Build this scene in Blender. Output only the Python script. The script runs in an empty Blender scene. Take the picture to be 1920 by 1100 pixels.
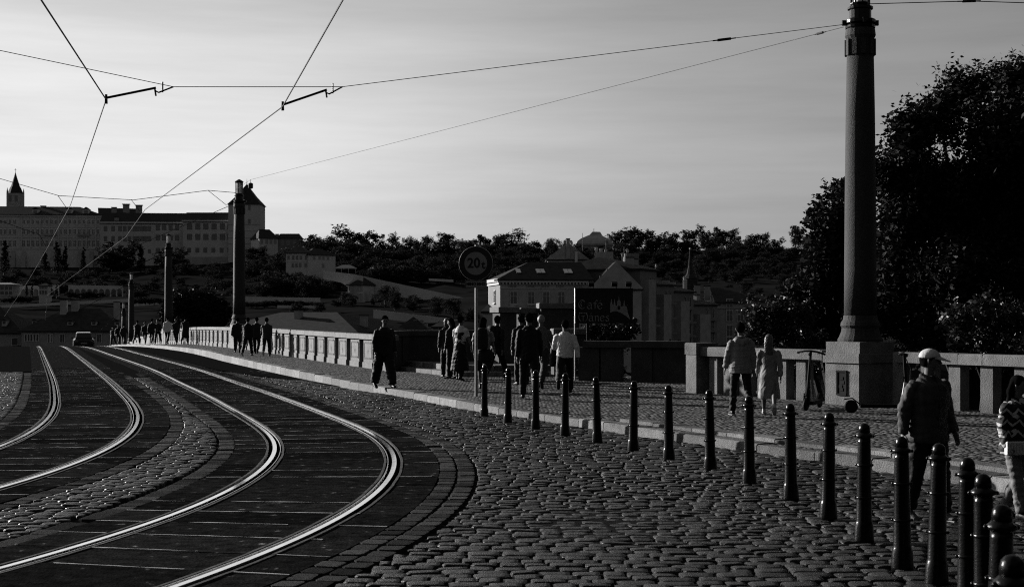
import bpy, bmesh, math, random
import numpy as np
from mathutils import Vector, Matrix, noise as mnoise

# ---------------------------------------------------------------- camera, sky, sun, exposure
SC = bpy.context.scene
COL = SC.collection
F, CH, YH = 2667.0, 1.85, 595.0          # focal length in photo pixels, eye height, horizon row
cam_d = bpy.data.cameras.new('camera')
cam = bpy.data.objects.new('camera', cam_d); COL.objects.link(cam)
cam.location = (0, 0, CH); cam.rotation_euler = (math.radians(90), 0, 0)
cam_d.sensor_width = 36.0; cam_d.lens = 36.0 * F / 1920.0
cam_d.shift_y = (YH - 550) / 1920.0
cam_d.clip_start = 0.1; cam_d.clip_end = 12000
cam_d.dof.use_dof = True; cam_d.dof.focus_distance = 26.0; cam_d.dof.aperture_fstop = 5.6
SC.camera = cam

SUN_AZ, SUN_EL = math.radians(56), math.radians(15)     # degrees to the left of the view, above the horizon
SUN_TO = Vector((-math.sin(SUN_AZ) * math.cos(SUN_EL), math.cos(SUN_AZ) * math.cos(SUN_EL), math.sin(SUN_EL)))
W = bpy.data.worlds.new('World'); SC.world = W; W.use_nodes = True
nt = W.node_tree; nt.nodes.clear()
def wn(t, **k):
    n = nt.nodes.new(t)
    for a, b in k.items(): setattr(n, a, b)
    return n
sky = wn('ShaderNodeTexSky', sky_type='NISHITA', sun_disc=False)
sky.sun_elevation = SUN_EL; sky.sun_rotation = -SUN_AZ
sky.air_density = 1.0; sky.dust_density = 3.0; sky.ozone_density = 1.0; sky.altitude = 200
sep = wn('ShaderNodeSeparateColor'); nt.links.new(sky.outputs[0], sep.inputs[0])
# black-and-white film behind a red filter: the sky is seen through its red channel
tc = wn('ShaderNodeTexCoord'); mp = wn('ShaderNodeMapping'); mp.inputs['Scale'].default_value = (1.2, 1.2, 14.0)
nt.links.new(tc.outputs['Generated'], mp.inputs[0])
cn = wn('ShaderNodeTexNoise'); cn.inputs['Scale'].default_value = 3.2; cn.inputs['Detail'].default_value = 6; cn.inputs['Roughness'].default_value = .58
nt.links.new(mp.outputs[0], cn.inputs['Vector'])
cr = wn('ShaderNodeMapRange'); cr.inputs['From Min'].default_value = .3; cr.inputs['From Max'].default_value = .75
cr.inputs['To Min'].default_value = .9; cr.inputs['To Max'].default_value = 1.1
nt.links.new(cn.outputs[0], cr.inputs[0])
def wm(op, a, b=None):
    q = wn('ShaderNodeMath', operation=op)
    for i, s in ((0, a), (1, b)):
        if s is None: continue
        if isinstance(s, (int, float)): q.inputs[i].default_value = s
        else: nt.links.new(s, q.inputs[i])
    return q.outputs[0]
# the film's shoulder holds back the glow near the sun
sh = wm('MULTIPLY', wm('SUBTRACT', 1.0, wm('EXPONENT', wm('MULTIPLY', sep.outputs[0], -.17))), 7.6)
# a broad thin veil of cirrus low in the north-west
sx = wn('ShaderNodeSeparateXYZ'); nt.links.new(tc.outputs['Generated'], sx.inputs[0])
az = wm('ARCTAN2', sx.outputs[0], sx.outputs[1]); el = wm('ARCSINE', sx.outputs[2])
va = wm('POWER', wm('DIVIDE', wm('ADD', az, math.radians(9)), math.radians(9)), 2.0); ve = wm('POWER', wm('DIVIDE', wm('SUBTRACT', el, math.radians(8)), math.radians(4.5)), 2.0)
veil = wm('ADD', 1.0, wm('MULTIPLY', wm('EXPONENT', wm('MULTIPLY', wm('ADD', va, ve), -.5)), .42))
pw = wn('ShaderNodeMath', operation='MULTIPLY'); nt.links.new(sh, pw.inputs[0]); nt.links.new(veil, pw.inputs[1])
ml = wn('ShaderNodeMath', operation='MULTIPLY'); nt.links.new(pw.outputs[0], ml.inputs[0]); nt.links.new(cr.outputs[0], ml.inputs[1])
cmb = wn('ShaderNodeCombineColor')
for i in range(3): nt.links.new(ml.outputs[0], cmb.inputs[i])
bg = wn('ShaderNodeBackground'); bg.inputs['Strength'].default_value = 0.05
wo = wn('ShaderNodeOutputWorld')
nt.links.new(cmb.outputs[0], bg.inputs[0]); nt.links.new(bg.outputs[0], wo.inputs[0])

sun_d = bpy.data.lights.new('sun', 'SUN'); sun_d.energy = 5.0; sun_d.angle = math.radians(0.6); sun_d.color = (1, .985, .97)
sun = bpy.data.objects.new('sun', sun_d); COL.objects.link(sun)
sun.rotation_euler = (-SUN_TO).to_track_quat('-Z', 'Y').to_euler()
vs = SC.view_settings
vs.view_transform = 'Standard'; vs.look = 'None'; vs.exposure = 1.25; vs.gamma = 1.0; vs.use_curve_mapping = False
SC.render.engine = 'CYCLES'
SC.cycles.use_denoising = False
SC.cycles.pixel_filter_type = 'BLACKMAN_HARRIS'; SC.cycles.filter_width = 1.1
SC.cycles.max_bounces = 5; SC.cycles.diffuse_bounces = 3; SC.cycles.glossy_bounces = 3
SC.cycles.transmission_bounces = 4; SC.cycles.transparent_max_bounces = 8
SC.cycles.sample_clamp_indirect = 4.0
SC.cycles.caustics_reflective = False; SC.cycles.caustics_refractive = False

# ---------------------------------------------------------------- helpers
RND = random.Random(7)
def at(x, y, Y): return Vector(((x - 960) * Y / F, Y, CH + (YH - y) * Y / F))          # photo pixel + distance -> point
def gp(x, y, z=0.0):                                                                     # photo pixel on a level -> (X, Y)
    Y = F * (CH - z) / (y - YH); return ((x - 960) * Y / F, Y)
def road_z(Y): return -0.00044 * max(0.0, Y - 80) ** 2
def walk_z(Y): return float(np.interp(Y, [0, 30, 43, 66, 84, 100], [.12, .12, .22, .29, .2, .14])) + road_z(Y)

MATS = {}
def mat(name, val, rough=.8, metal=0.0, var=.25, scale=8.0, bump=0.0, bscale=None, spec=.15, detail=4.0, streak=None, emit=None, coat=0.0, orand=0.0, isl=0.0, spots=0.0):
    if name in MATS: return MATS[name]
    m = bpy.data.materials.new(name); m.use_nodes = True; n = m.node_tree.nodes; l = m.node_tree.links
    b = n['Principled BSDF']; b.inputs['Roughness'].default_value = rough; b.inputs['Metallic'].default_value = metal
    b.inputs['Specular IOR Level'].default_value = spec; b.inputs['Coat Weight'].default_value = coat
    t = n.new('ShaderNodeTexCoord'); src = t.outputs['Object']
    if streak:
        mpn = n.new('ShaderNodeMapping'); mpn.inputs['Scale'].default_value = streak; l.new(src, mpn.inputs[0]); src = mpn.outputs[0]
    nz = n.new('ShaderNodeTexNoise'); nz.inputs['Scale'].default_value = scale; nz.inputs['Detail'].default_value = detail; nz.inputs['Roughness'].default_value = .62
    l.new(src, nz.inputs['Vector'])
    oi = n.new('ShaderNodeObjectInfo')
    mr = n.new('ShaderNodeMapRange'); mr.inputs['From Min'].default_value = .28; mr.inputs['From Max'].default_value = .72
    mr.inputs['To Min'].default_value = val * (1 - var); mr.inputs['To Max'].default_value = val * (1 + var)
    l.new(nz.outputs[0], mr.inputs[0])
    cb = n.new('ShaderNodeCombineColor')
    for i in range(3): l.new(mr.outputs[0], cb.inputs[i])
    out = cb.outputs[0]
    def scale_by(out, sock, lo, hi):
        q = n.new('ShaderNodeMapRange'); q.inputs['To Min'].default_value = lo; q.inputs['To Max'].default_value = hi; l.new(sock, q.inputs[0])
        s_ = n.new('ShaderNodeVectorMath'); s_.operation = 'SCALE'; l.new(out, s_.inputs[0]); l.new(q.outputs[0], s_.inputs['Scale']); return s_.outputs[0]
    if orand: out = scale_by(out, oi.outputs['Random'], 1 - orand, 1 + orand)
    if isl:
        ge = n.new('ShaderNodeNewGeometry'); out = scale_by(out, ge.outputs['Random Per Island'], 1 - isl, 1 + isl)
    if spots:
        n3 = n.new('ShaderNodeTexNoise'); n3.inputs['Scale'].default_value = 7.0; n3.inputs['Detail'].default_value = 3; l.new(src, n3.inputs['Vector'])
        q = n.new('ShaderNodeMapRange'); q.inputs['From Min'].default_value = .66; q.inputs['From Max'].default_value = .74; q.inputs['To Min'].default_value = 1; q.inputs['To Max'].default_value = spots; l.new(n3.outputs[0], q.inputs[0])
        s_ = n.new('ShaderNodeVectorMath'); s_.operation = 'SCALE'; l.new(out, s_.inputs[0]); l.new(q.outputs[0], s_.inputs['Scale']); out = s_.outputs[0]
    l.new(out, b.inputs['Base Color'])
    if bump:
        n2 = n.new('ShaderNodeTexNoise'); n2.inputs['Scale'].default_value = bscale or scale * 5; n2.inputs['Detail'].default_value = 5
        l.new(src, n2.inputs['Vector'])
        bp = n.new('ShaderNodeBump'); bp.inputs['Strength'].default_value = bump; bp.inputs['Distance'].default_value = .02
        l.new(n2.outputs[0], bp.inputs['Height']); l.new(bp.outputs[0], b.inputs['Normal'])
    if emit:
        b.inputs['Emission Color'].default_value = (1, 1, 1, 1); b.inputs['Emission Strength'].default_value = emit
    MATS[name] = m; return m

def link(o, parent=None):
    COL.objects.link(o)
    if parent is not None: o.parent = parent
    return o
def mesh_obj(name, verts, faces, m, parent=None, smooth=False, mi=None):
    me = bpy.data.meshes.new(name); me.from_pydata([tuple(v) for v in verts], [], faces)
    for k in (m if isinstance(m, (list, tuple)) else [m]): me.materials.append(k)
    if mi is not None: me.polygons.foreach_set('material_index', mi)
    if smooth: me.polygons.foreach_set('use_smooth', [True] * len(me.polygons))
    me.update()
    return link(bpy.data.objects.new(name, me), parent)
def tag(o, label, cat=None, group=None, kind=None):
    if label: o['label'] = label
    if cat: o['category'] = cat
    if group: o['group'] = group
    if kind: o['kind'] = kind
    return o
def empty(name, loc=(0, 0, 0), rz=0.0, label=None, cat=None, group=None):
    o = bpy.data.objects.new(name, None); o.location = loc; o.rotation_euler = (0, 0, rz); o.empty_display_size = .2
    COL.objects.link(o)
    return tag(o, label, cat, group)
def copy_tree(o, parent=None):
    c = o.copy(); COL.objects.link(c); c.parent = parent
    for ch in list(o.children): copy_tree(ch, c)
    return c

class MB:                                    # collects simple solids into one mesh
    def __init__(s): s.v, s.f, s.m = [], [], []
    def add(s, v, f, mi=0):
        o = len(s.v); s.v += [tuple(p) for p in v]; s.f += [tuple(i + o for i in q) for q in f]; s.m += [mi] * len(f); return s
    def box(s, x0, x1, y0, y1, z0, z1, mi=0, M=None):
        v = [Vector(p) for p in ((x0, y0, z0), (x1, y0, z0), (x1, y1, z0), (x0, y1, z0), (x0, y0, z1), (x1, y0, z1), (x1, y1, z1), (x0, y1, z1))]
        if M is not None: v = [M @ p for p in v]
        return s.add(v, [(0, 3, 2, 1), (4, 5, 6, 7), (0, 1, 5, 4), (1, 2, 6, 5), (2, 3, 7, 6), (3, 0, 4, 7)], mi)
    def bbox(s, x0, x1, y0, y1, z0, z1, b=.01, mi=0, M=None):      # box with a chamfered top and vertical edges
        v = []
        for z, i in ((z0, 0), (z1 - b, 0), (z1, b)):
            for (sx, sy) in ((0, 0), (1, 0), (1, 1), (0, 1)):
                xx = (x0 + i) if not sx else (x1 - i); yy = (y0 + i) if not sy else (y1 - i)
                v.append(Vector((xx, yy, z)))
        if M is not None: v = [M @ p for p in v]
        f = [(3, 2, 1, 0), (8, 9, 10, 11)]
        for r in (0, 4):
            for k in range(4): f.append((r + k, r + (k + 1) % 4, r + 4 + (k + 1) % 4, r + 4 + k))
        return s.add(v, f, mi)
    def lathe(s, prof, n=16, c=(0, 0, 0), mi=0, M=None, ph=0.0):
        v = []
        for r, z in prof:
            for k in range(n):
                a = 2 * math.pi * k / n + ph; v.append(Vector((c[0] + r * math.cos(a), c[1] + r * math.sin(a), c[2] + z)))
        if M is not None: v = [M @ p for p in v]
        f = []
        for j in range(len(prof) - 1):
            for k in range(n): f.append((j * n + k, j * n + (k + 1) % n, (j + 1) * n + (k + 1) % n, (j + 1) * n + k))
        f.append(tuple(reversed(range(n)))); f.append(tuple(range((len(prof) - 1) * n, len(prof) * n)))
        return s.add(v, f, mi)
    def tube(s, pts, rad, n=6, mi=0, side=None, caps=True):
        pts = [Vector(p) for p in pts]
        if not isinstance(rad, (list, tuple)): rad = [rad] * len(pts)
        v = []; prev = None
        for i, p in enumerate(pts):
            t = (pts[min(i + 1, len(pts) - 1)] - pts[max(i - 1, 0)]).normalized()
            ref = Vector(side) if side is not None else (prev if prev is not None else (Vector((0, 0, 1)) if abs(t.z) < .9 else Vector((1, 0, 0))))
            a = (ref - t * ref.dot(t))
            if a.length < 1e-5: a = t.orthogonal()
            a.normalize(); b = t.cross(a); prev = a
            r = rad[i]; rx, ry = r if isinstance(r, (list, tuple)) else (r, r)
            for k in range(n):
                q = 2 * math.pi * k / n; v.append(p + a * (rx * math.cos(q)) + b * (ry * math.sin(q)))
        f = []
        for j in range(len(pts) - 1):
            for k in range(n): f.append((j * n + k, j * n + (k + 1) % n, (j + 1) * n + (k + 1) % n, (j + 1) * n + k))
        if caps: f.append(tuple(reversed(range(n)))); f.append(tuple(range((len(pts) - 1) * n, len(pts) * n)))
        return s.add(v, f, mi)
    def ball(s, c, r, n=8, m=6, mi=0):
        rx, ry, rz = r if isinstance(r, (list, tuple)) else (r, r, r)
        v = [(c[0], c[1], c[2] - rz)]
        for j in range(1, m):
            a = -math.pi / 2 + math.pi * j / m
            for k in range(n):
                q = 2 * math.pi * k / n
                v.append((c[0] + rx * math.cos(a) * math.cos(q), c[1] + ry * math.cos(a) * math.sin(q), c[2] + rz * math.sin(a)))
        v.append((c[0], c[1], c[2] + rz)); L = len(v) - 1; f = []
        for k in range(n): f.append((0, 1 + (k + 1) % n, 1 + k)); f.append((L, L - n + k, L - n + (k + 1) % n))
        for j in range(m - 2):
            for k in range(n): f.append((1 + j * n + k, 1 + j * n + (k + 1) % n, 1 + (j + 1) * n + (k + 1) % n, 1 + (j + 1) * n + k))
        return s.add(v, f, mi)
    def build(s, name, m, parent=None, smooth=False):
        return mesh_obj(name, s.v, s.f, m, parent, smooth, s.m if isinstance(m, (list, tuple)) else None)

def spline(pts, n=12):                      # Catmull-Rom through points
    P = [np.array(p, float) for p in pts]; P = [2 * P[0] - P[1]] + P + [2 * P[-1] - P[-2]]; out = []
    for i in range(1, len(P) - 2):
        for k in range(n):
            t = k / n; a, b, c, d = P[i - 1:i + 3]
            out.append(.5 * ((2 * b) + (c - a) * t + (2 * a - 5 * b + 4 * c - d) * t * t + (3 * b - a - 3 * c + d) * t ** 3))
    out.append(P[-2]); return np.array(out)

# ---------------------------------------------------------------- materials (black-and-white photograph: greys only)
M_BED = mat('joint_sand', .012, .95, var=.4, scale=20, bump=.5, spec=0)
M_ASPH = mat('asphalt', .007, .95, var=.3, scale=6, bump=.4, bscale=60, spec=0)
M_COB = mat('granite_sett', .024, .36, var=.4, scale=12, bump=.9, bscale=34, spec=.035, orand=.3, isl=.45)
M_BORD = mat('border_granite', .03, .7, var=.5, scale=10, bump=.9, bscale=30, spec=0, orand=.5, isl=.6)
M_SLAB = mat('track_concrete', .009, .9, var=.75, scale=7, bump=.5, bscale=40, spec=0, orand=.45, spots=7.0, detail=9)
M_STEEL = mat('rail_steel', .9, .11, 1.0, var=.18, scale=2.5, bump=.05, bscale=12)
M_STEELD = mat('worn_steel', .45, .3, 1.0, var=.4, scale=9)
M_STRIP = mat('joint_filler', .05, .7, var=.5, scale=6, bump=.3, spec=.03)
M_JOINT = mat('joint_steel', .5, .36, 1.0, var=.7, scale=2.4, streak=(3, 3, 1))
M_GROOVE = mat('groove_dirt', .003, .9, var=.3, spec=0)
M_KERB = mat('kerb_granite', .07, .7, var=.5, scale=7, bump=.7, bscale=60, orand=.55)
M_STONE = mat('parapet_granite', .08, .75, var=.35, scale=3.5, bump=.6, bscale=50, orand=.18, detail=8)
M_STONED = mat('dark_stone', .03, .8, var=.3, scale=4, bump=.5, bscale=50)  # darker copy of the granite, shade of the camera-facing walls in its colour
M_IRON = mat('black_iron', .003, .24, var=.3, scale=14, bump=.12, bscale=60, spec=.12)
M_IRON2 = mat('dull_iron', .006, .55, var=.3, spec=.03)
M_WIRE = mat('wire', .012, .5)
M_GALV = mat('galvanised_pole', .2, .38, .8, var=.15, scale=6)
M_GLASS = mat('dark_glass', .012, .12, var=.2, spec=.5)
M_WALLP = mat('pale_plaster', .19, .85, var=.2, scale=.8, bump=.2, bscale=3)
M_WALLM = mat('mid_plaster', .15, .85, var=.25, scale=.8, bump=.2, bscale=3)
M_WALLD = mat('dark_plaster', .085, .85, var=.18, scale=.3, bump=.2, bscale=3)
M_TRIM = mat('stucco_trim', .27, .8, var=.1, scale=1)
M_ROOF = mat('roof_tile', .02, .8, var=.4, scale=1.2, bump=.6, bscale=6, streak=(1, 1, 3), spec=.03)
M_ROOFL = mat('sheet_roof', .12, .5, var=.25, scale=.7, bump=.2)
M_BARK = mat('bark', .015, .9, var=.4, scale=10, bump=.6)
def leaf_mat(name, val, var=.5, rough=.55, spec=.15, trans=.2):
    m = mat(name, val, rough, var=var, scale=1.3, spec=spec)
    b = m.node_tree.nodes['Principled BSDF']
    tr = m.node_tree.nodes.new('ShaderNodeBsdfTranslucent'); tr.inputs[0].default_value = (val, val, val, 1)
    mx = m.node_tree.nodes.new('ShaderNodeMixShader'); mx.inputs[0].default_value = trans
    o = m.node_tree.nodes['Material Output']
    m.node_tree.links.new(b.outputs[0], mx.inputs[1]); m.node_tree.links.new(tr.outputs[0], mx.inputs[2]); m.node_tree.links.new(mx.outputs[0], o.inputs[0])
    return m
M_LEAF = leaf_mat('leaf', .011, trans=.08, spec=.02)
M_LEAFG = leaf_mat('glossy_leaf', .016, rough=.4, spec=.12, trans=.1)
M_LEAFF = leaf_mat('far_leaf', .014, rough=.8, spec=.02)
M_LEAFC = leaf_mat('conifer_leaf', .012, rough=.8, spec=.02)
M_GRASS = mat('slope_grass', .009, .95, var=.5, scale=.06, bump=.5, bscale=.6, spec=0)
M_WATER = mat('water', .01, .08, var=.1, bump=.15, bscale=.8)

# ---------------------------------------------------------------- road, tracks, kerb, pavement
KN = [0, 4, 8, 12, 16, 20, 26, 32, 40, 55, 110]
TR = dict(R=(-3.35835, 9.15399, .32528, [-.04312, -.05321, -.03635, -.03878, -.00812, .00154, -.00517, .00345, -.00365, .00024, .0]),
          L=(-7.81294, 8.63626, .33132, [-.02891, -.04317, -.04257, -.03143, -.01832, -.00916, -.00063, -.00137, -.00014, 0, 0]))
KSM = np.array([1, 2, 3, 2, 1]) / 9.0
def track_curve(key):
    x0, y0, h0, kk = TR[key]
    s = np.arange(0, 230, .25); ks = np.interp(s, KN, kk)
    pad = np.concatenate([[ks[0]] * 6, ks, [ks[-1]] * 6]); ker = np.ones(13) / 13
    ks = np.convolve(pad, ker, 'valid')
    h = h0 + np.concatenate([[0], np.cumsum((ks[1:] + ks[:-1]) / 2 * .25)])
    x = x0 + np.concatenate([[0], np.cumsum(np.sin(h)[:-1] * .25)]); y = y0 + np.concatenate([[0], np.cumsum(np.cos(h)[:-1] * .25)])
    # the part in front of the first point (towards and past the camera) keeps bending
    bs = np.arange(.25, 9, .25); bh = h0 + .030 * bs
    bx = x0 - np.cumsum(np.sin(bh) * .25); by = y0 - np.cumsum(np.cos(bh) * .25)
    X = np.concatenate([bx[::-1], x]); Y = np.concatenate([by[::-1], y]); Hh = np.concatenate([bh[::-1], h])
    return np.stack([X, Y], 1), np.stack([np.cos(Hh), -np.sin(Hh)], 1)
TRK = {k: track_curve(k) for k in TR}
GH = .80                                    # half the distance between rail centres
def strip(mb, C, Nn, a, b, z1, z0, i0=0, i1=None, gap=None, rz=True):     # a bar swept along a track between two offsets
    i1 = i1 or len(C); P = []
    for i in range(i0, i1):
        dz = road_z(C[i, 1]) if rz else 0
        A = C[i] + Nn[i] * a; B = C[i] + Nn[i] * b
        P.append(((A[0], A[1], z0 + dz), (A[0], A[1], z1 + dz), (B[0], B[1], z1 + dz), (B[0], B[1], z0 + dz)))
    v = [p for q in P for p in q]; f = []
    n = len(P)
    for j in range(n - 1):
        for k in range(3): f.append((j * 4 + k, (j + 1) * 4 + k, (j + 1) * 4 + k + 1, j * 4 + k + 1))
    f.append((0, 1, 2, 3)); e = (n - 1) * 4; f.append((e + 3, e + 2, e + 1, e))
    mb.add(v, f)
    return mb

# kerb foot line on the road (from the bridge to beside the camera)
KERB = [(-160, 500), (-57, 195), (-44, 150), (-30.5, 109), (-18.2, 78), (-11.2, 57), (-5.5, 40.5), (-2.1, 32), (-.3, 27.4), (1.25, 24), (2.25, 21.9), (3.2, 19.7), (4.5, 17.2), (5.35, 15.0), (5.9, 12.5), (6.3, 9), (6.6, 5), (6.8, -6)]
KC = spline(KERB, 14)
def kerb_x(Y): return float(np.interp(Y, KC[::-1, 1], KC[::-1, 0]))
# parapet foot line on the pavement side
def road_sheet():
    rows = sorted(set(list(np.arange(-6, 60, 2.0)) + list(np.arange(60, 240, 5.0)) + [240.]))
    v, f = [], []
    for Y in rows:
        xr = kerb_x(Y) + .05; xl = min(xr - 24, -26 if Y < 30 else -26 - (Y - 30) * .33)
        for t in np.linspace(0, 1, 8): v.append((xl + (xr - xl) * t, Y, road_z(Y) - .036))
    for j in range(len(rows) - 1):
        for k in range(7): a = j * 8 + k; f.append((a, a + 1, a + 9, a + 8))
    return mesh_obj('road', v, f, M_BED)
ROAD = tag(road_sheet(), None, kind='structure')

# --- tram tracks
JS = 3                                       # 0.75 m between joints
for key, lab in (('R', 'right-hand curved tram track with two shining steel rails in dark concrete'), ('L', 'left-hand curved tram track with two shining steel rails, cut by the left frame edge')):
    C, Nn = TRK[key]
    T = empty('tram_track', (0, 0, 0), 0, lab, 'tram track', 'tram tracks')
    near = int(np.argmax(C[:, 1] > 52)); j0 = int(np.argmax(C[:, 1] > 5.5))
    for sgn in (-1, 1):
        o = sgn * GH
        # the wheel groove lies on the inner side of each rail head
        inn = -sgn
        def off(a, b, s=inn, o=o): p, q = o + s * a, o + s * b; return min(p, q), max(p, q)
        r = MB(); strip(r, C, Nn, *off(-.03, .026), .007, -.05); ro = r.build('rail', M_STEEL, T)
        l = MB(); strip(l, C, Nn, *off(.074, .083), .003, -.05); l.build('guard_lip', M_STEELD, ro)
        g = MB(); strip(g, C, Nn, *off(-.075, .125), -.03, -.052); g.build('groove', M_GROOVE, ro)
        for a, b, nm in ((-.114, -.084, 'edge_strip'), (.104, .134, 'edge_strip')):
            e = MB(); i = j0
            while i < len(C) - 3:
                st = 3 if i < near else 12
                aa, bb = off(a, b); jit = RND.uniform(-.004, .004)
                strip(e, C, Nn, aa + jit, bb + jit, RND.uniform(.001, .005), -.05, i, min(i + st + 1, len(C)))
                i += st
            eo = e.build(nm, M_STRIP, ro); eo['kind'] = 'stuff'
    # concrete panels between the joints
    slabs = [(-GH - .56, -GH - .122), (-GH + .14, GH - .14), (GH + .122, GH + .56)]
    cnt = 0; far = MB()
    for i in range(j0, near, JS):
        for (a, b) in slabs:
            p = MB(); zz = RND.uniform(-.007, .002)
            strip(p, C[i:i + JS + 1], Nn[i:i + JS + 1], a, b, zz, -.05)
            V = p.v
            if cnt < 300 :
                # leave a thin joint open at both ends
                ob = p.build('slab_panel', M_SLAB, T); cnt += 1
            else: far.add(p.v, p.f)
        # cement joint, a thin raised lip across the whole track
        if RND.random() < .93:
            for (a, b) in slabs:
                if RND.random() < .08: continue
                q = C[i:i + 2].copy(); t = q[1] - q[0]; t /= np.linalg.norm(t)
                w_ = RND.uniform(.008, .016)
                a2, b2 = a + RND.uniform(0, .15) * (RND.random() < .4), b - RND.uniform(0, .5) * (RND.random() < .25)
                A = C[i] + Nn[i] * a2; B = C[i] + Nn[i] * b2; h = RND.uniform(.003, .006); z0 = road_z(C[i, 1])
                nseg = max(2, int((b2 - a2) / .16)); vv = []; ff = []
                for q_ in range(nseg + 1):
                    P_ = A + (B - A) * (q_ / nseg); ww = w_ * RND.uniform(.35, 1.4); jj = RND.uniform(-.005, .005)
                    vv += [(*(P_ - t * (ww + jj)), z0 - .02), (*(P_ - t * (ww + jj)), z0 + h), (*(P_ + t * (ww - jj)), z0 + h * RND.uniform(.5, 1)), (*(P_ + t * (ww - jj)), z0 - .02)]
                    if q_: o_ = q_ * 4; ff += [(o_ - 4, o_, o_ + 1, o_ - 3), (o_ - 3, o_ + 1, o_ + 2, o_ - 2), (o_ - 2, o_ + 2, o_ + 3, o_ - 1)]
                jt = MB(); jt.add(vv, ff); jt.build('joint_strip', M_JOINT, T)
    for (a, b) in slabs: strip(far, C, Nn, a, b, -.001, -.05, near)
    fo = far.build('slab_run', M_SLAB, T); fo['kind'] = 'stuff'

# --- setts
def sett_verts(cx, cy, z, w, d, ang, rn, n=8, drop=.05, tk=1.0, prof=((1.0, -.05), (.99, -.011), (.94, -.003), (.6, .0015))):
    ca, sa = math.cos(ang), math.sin(ang); v = []
    tx, ty = rn.uniform(-.05, .05) * tk, rn.uniform(-.06, .06) * tk
    rr = [1 + rn.uniform(-.07, .04) for _ in range(n)]
    for sc, zz in prof:
        for k in range(n):
            q = 2 * math.pi * (k + .5) / n; c, s = math.cos(q), math.sin(q)
            e = .36
            px = math.copysign(abs(c) ** e, c) * w / 2 * sc * rr[k]; py = math.copysign(abs(s) ** e, s) * d / 2 * sc * rr[k]
            v.append((cx + px * ca - py * sa, cy + px * sa + py * ca, z + zz + (px * tx + py * ty)))
    return v
def sett_faces(n=8, rings=4):
    f = []
    for j in range(rings - 1):
        for k in range(n): f.append((j * n + k, j * n + (k + 1) % n, (j + 1) * n + (k + 1) % n, (j + 1) * n + k))
    f.append(tuple(range((rings - 1) * n, rings * n))); return f
SF = sett_faces()
SVAR = []; BVAR = []; FLATP = ((1.0, -.05), (.998, -.008), (.985, -.002), (.7, .0))
for i in range(16):
    me = bpy.data.meshes.new('sett'); me.from_pydata(sett_verts(0, 0, 0, 1, 1, 0, random.Random(i), tk=.2), [], SF)
    me.materials.append(M_COB); me.polygons.foreach_set('use_smooth', [True] * len(me.polygons)); SVAR.append(me)
for i in range(10):
    me = bpy.data.meshes.new('border_sett'); me.from_pydata(sett_verts(0, 0, 0, 1, 1, 0, random.Random(100 + i), tk=.12, prof=FLATP), [], SF)
    me.materials.append(M_BORD); BVAR.append(me)
TRX = {k: (TRK[k][0], TRK[k][1]) for k in TRK}
def edge_x(key, off, Y):
    C, Nn = TRX[key]; P = C + Nn * off; o = np.argsort(P[:, 1]); return float(np.interp(Y, P[o, 1], P[o, 0]))
setts = []                                   # (X, Y, z, w, d, angle, kind)
rn = random.Random(3)
BORD = .56
def patch(xl, xr, y0, y1, dep=.17, wmin=.16, wmax=.29, tilt=0.0):
    Y = y0
    while Y < y1:
        d = dep * rn.uniform(.88, 1.12); a, b = xl(Y), xr(Y)
        x = a - rn.uniform(0, .2)
        while x < b - .07:
            w = min(rn.uniform(wmin, wmax), b - x - .008)
            if w < .07: break
            if x < a: x2 = x + w; w = x2 - a; x = a
            if w < .07: x += w; continue
            cx = x + w / 2; px = 960 + F * cx / Y
            if -60 < px < 1990:
                sag = .012 * math.sin(cx * .9 + Y * .3) + .012 * math.sin(cx * .4 - Y * .7 + 1) - .006
                setts.append((cx, Y + .05 * math.sin(cx * 1.1 + Y * .2) + rn.uniform(-.015, .015) + tilt * (cx - a), sag + rn.uniform(-.008, .004), w - rn.uniform(.004, .014), d - rn.uniform(.004, .016), rn.uniform(-.06, .06) + math.atan(tilt), 'cobble'))
            x += w
        Y += d
RB = GH + BORD
patch(lambda Y: edge_x('R', RB + .46, Y), lambda Y: kerb_x(Y) - .02, 9.0, 50.0)
patch(lambda Y: edge_x('L', RB + .26, Y), lambda Y: edge_x('R', -RB - .26, Y), 9.0, 44.0, wmin=.16, wmax=.24, dep=.17)
patch(lambda Y: -.38 * Y - .5, lambda Y: edge_x('L', -RB - .26, Y), 17.5, 50.0, wmin=.16, wmax=.26, dep=.18)
def border(key, off, w, L, rows=1):
    C, Nn = TRK[key]; sgn = 1 if off > 0 else -1
    for r_ in range(rows):
        s = 0.0; i = 0
        while i < len(C) - 2 and C[i, 1] < 48:
            ln = rn.uniform(L * .75, L * 1.3); k = max(1, int(round(ln / .25)))
            ln = k * .25; j = min(i + k // 2, len(C) - 1)
            P = C[j] + Nn[j] * (off + sgn * (w / 2 + r_ * (w + .012)))
            if rn.random() > .02 and P[1] > 8.8 and -60 < 960 + F * P[0] / P[1] < 1990:
                setts.append((P[0], P[1], rn.uniform(-.009, .0), w * rn.uniform(.94, 1.0) - .003, ln - rn.uniform(.004, .018), math.atan2(Nn[j, 1], Nn[j, 0]), 'border'))
            i += k
border('R', RB, .21, .27, 2); border('R', -RB, .24, .27, 1); border('L', RB, .24, .27, 1); border('L', -RB, .24, .27, 1)
setts.sort(key=lambda q: q[1])
single = {'cobble': 0, 'border': 0}; rest = {'cobble': MB(), 'border': MB()}
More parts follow.
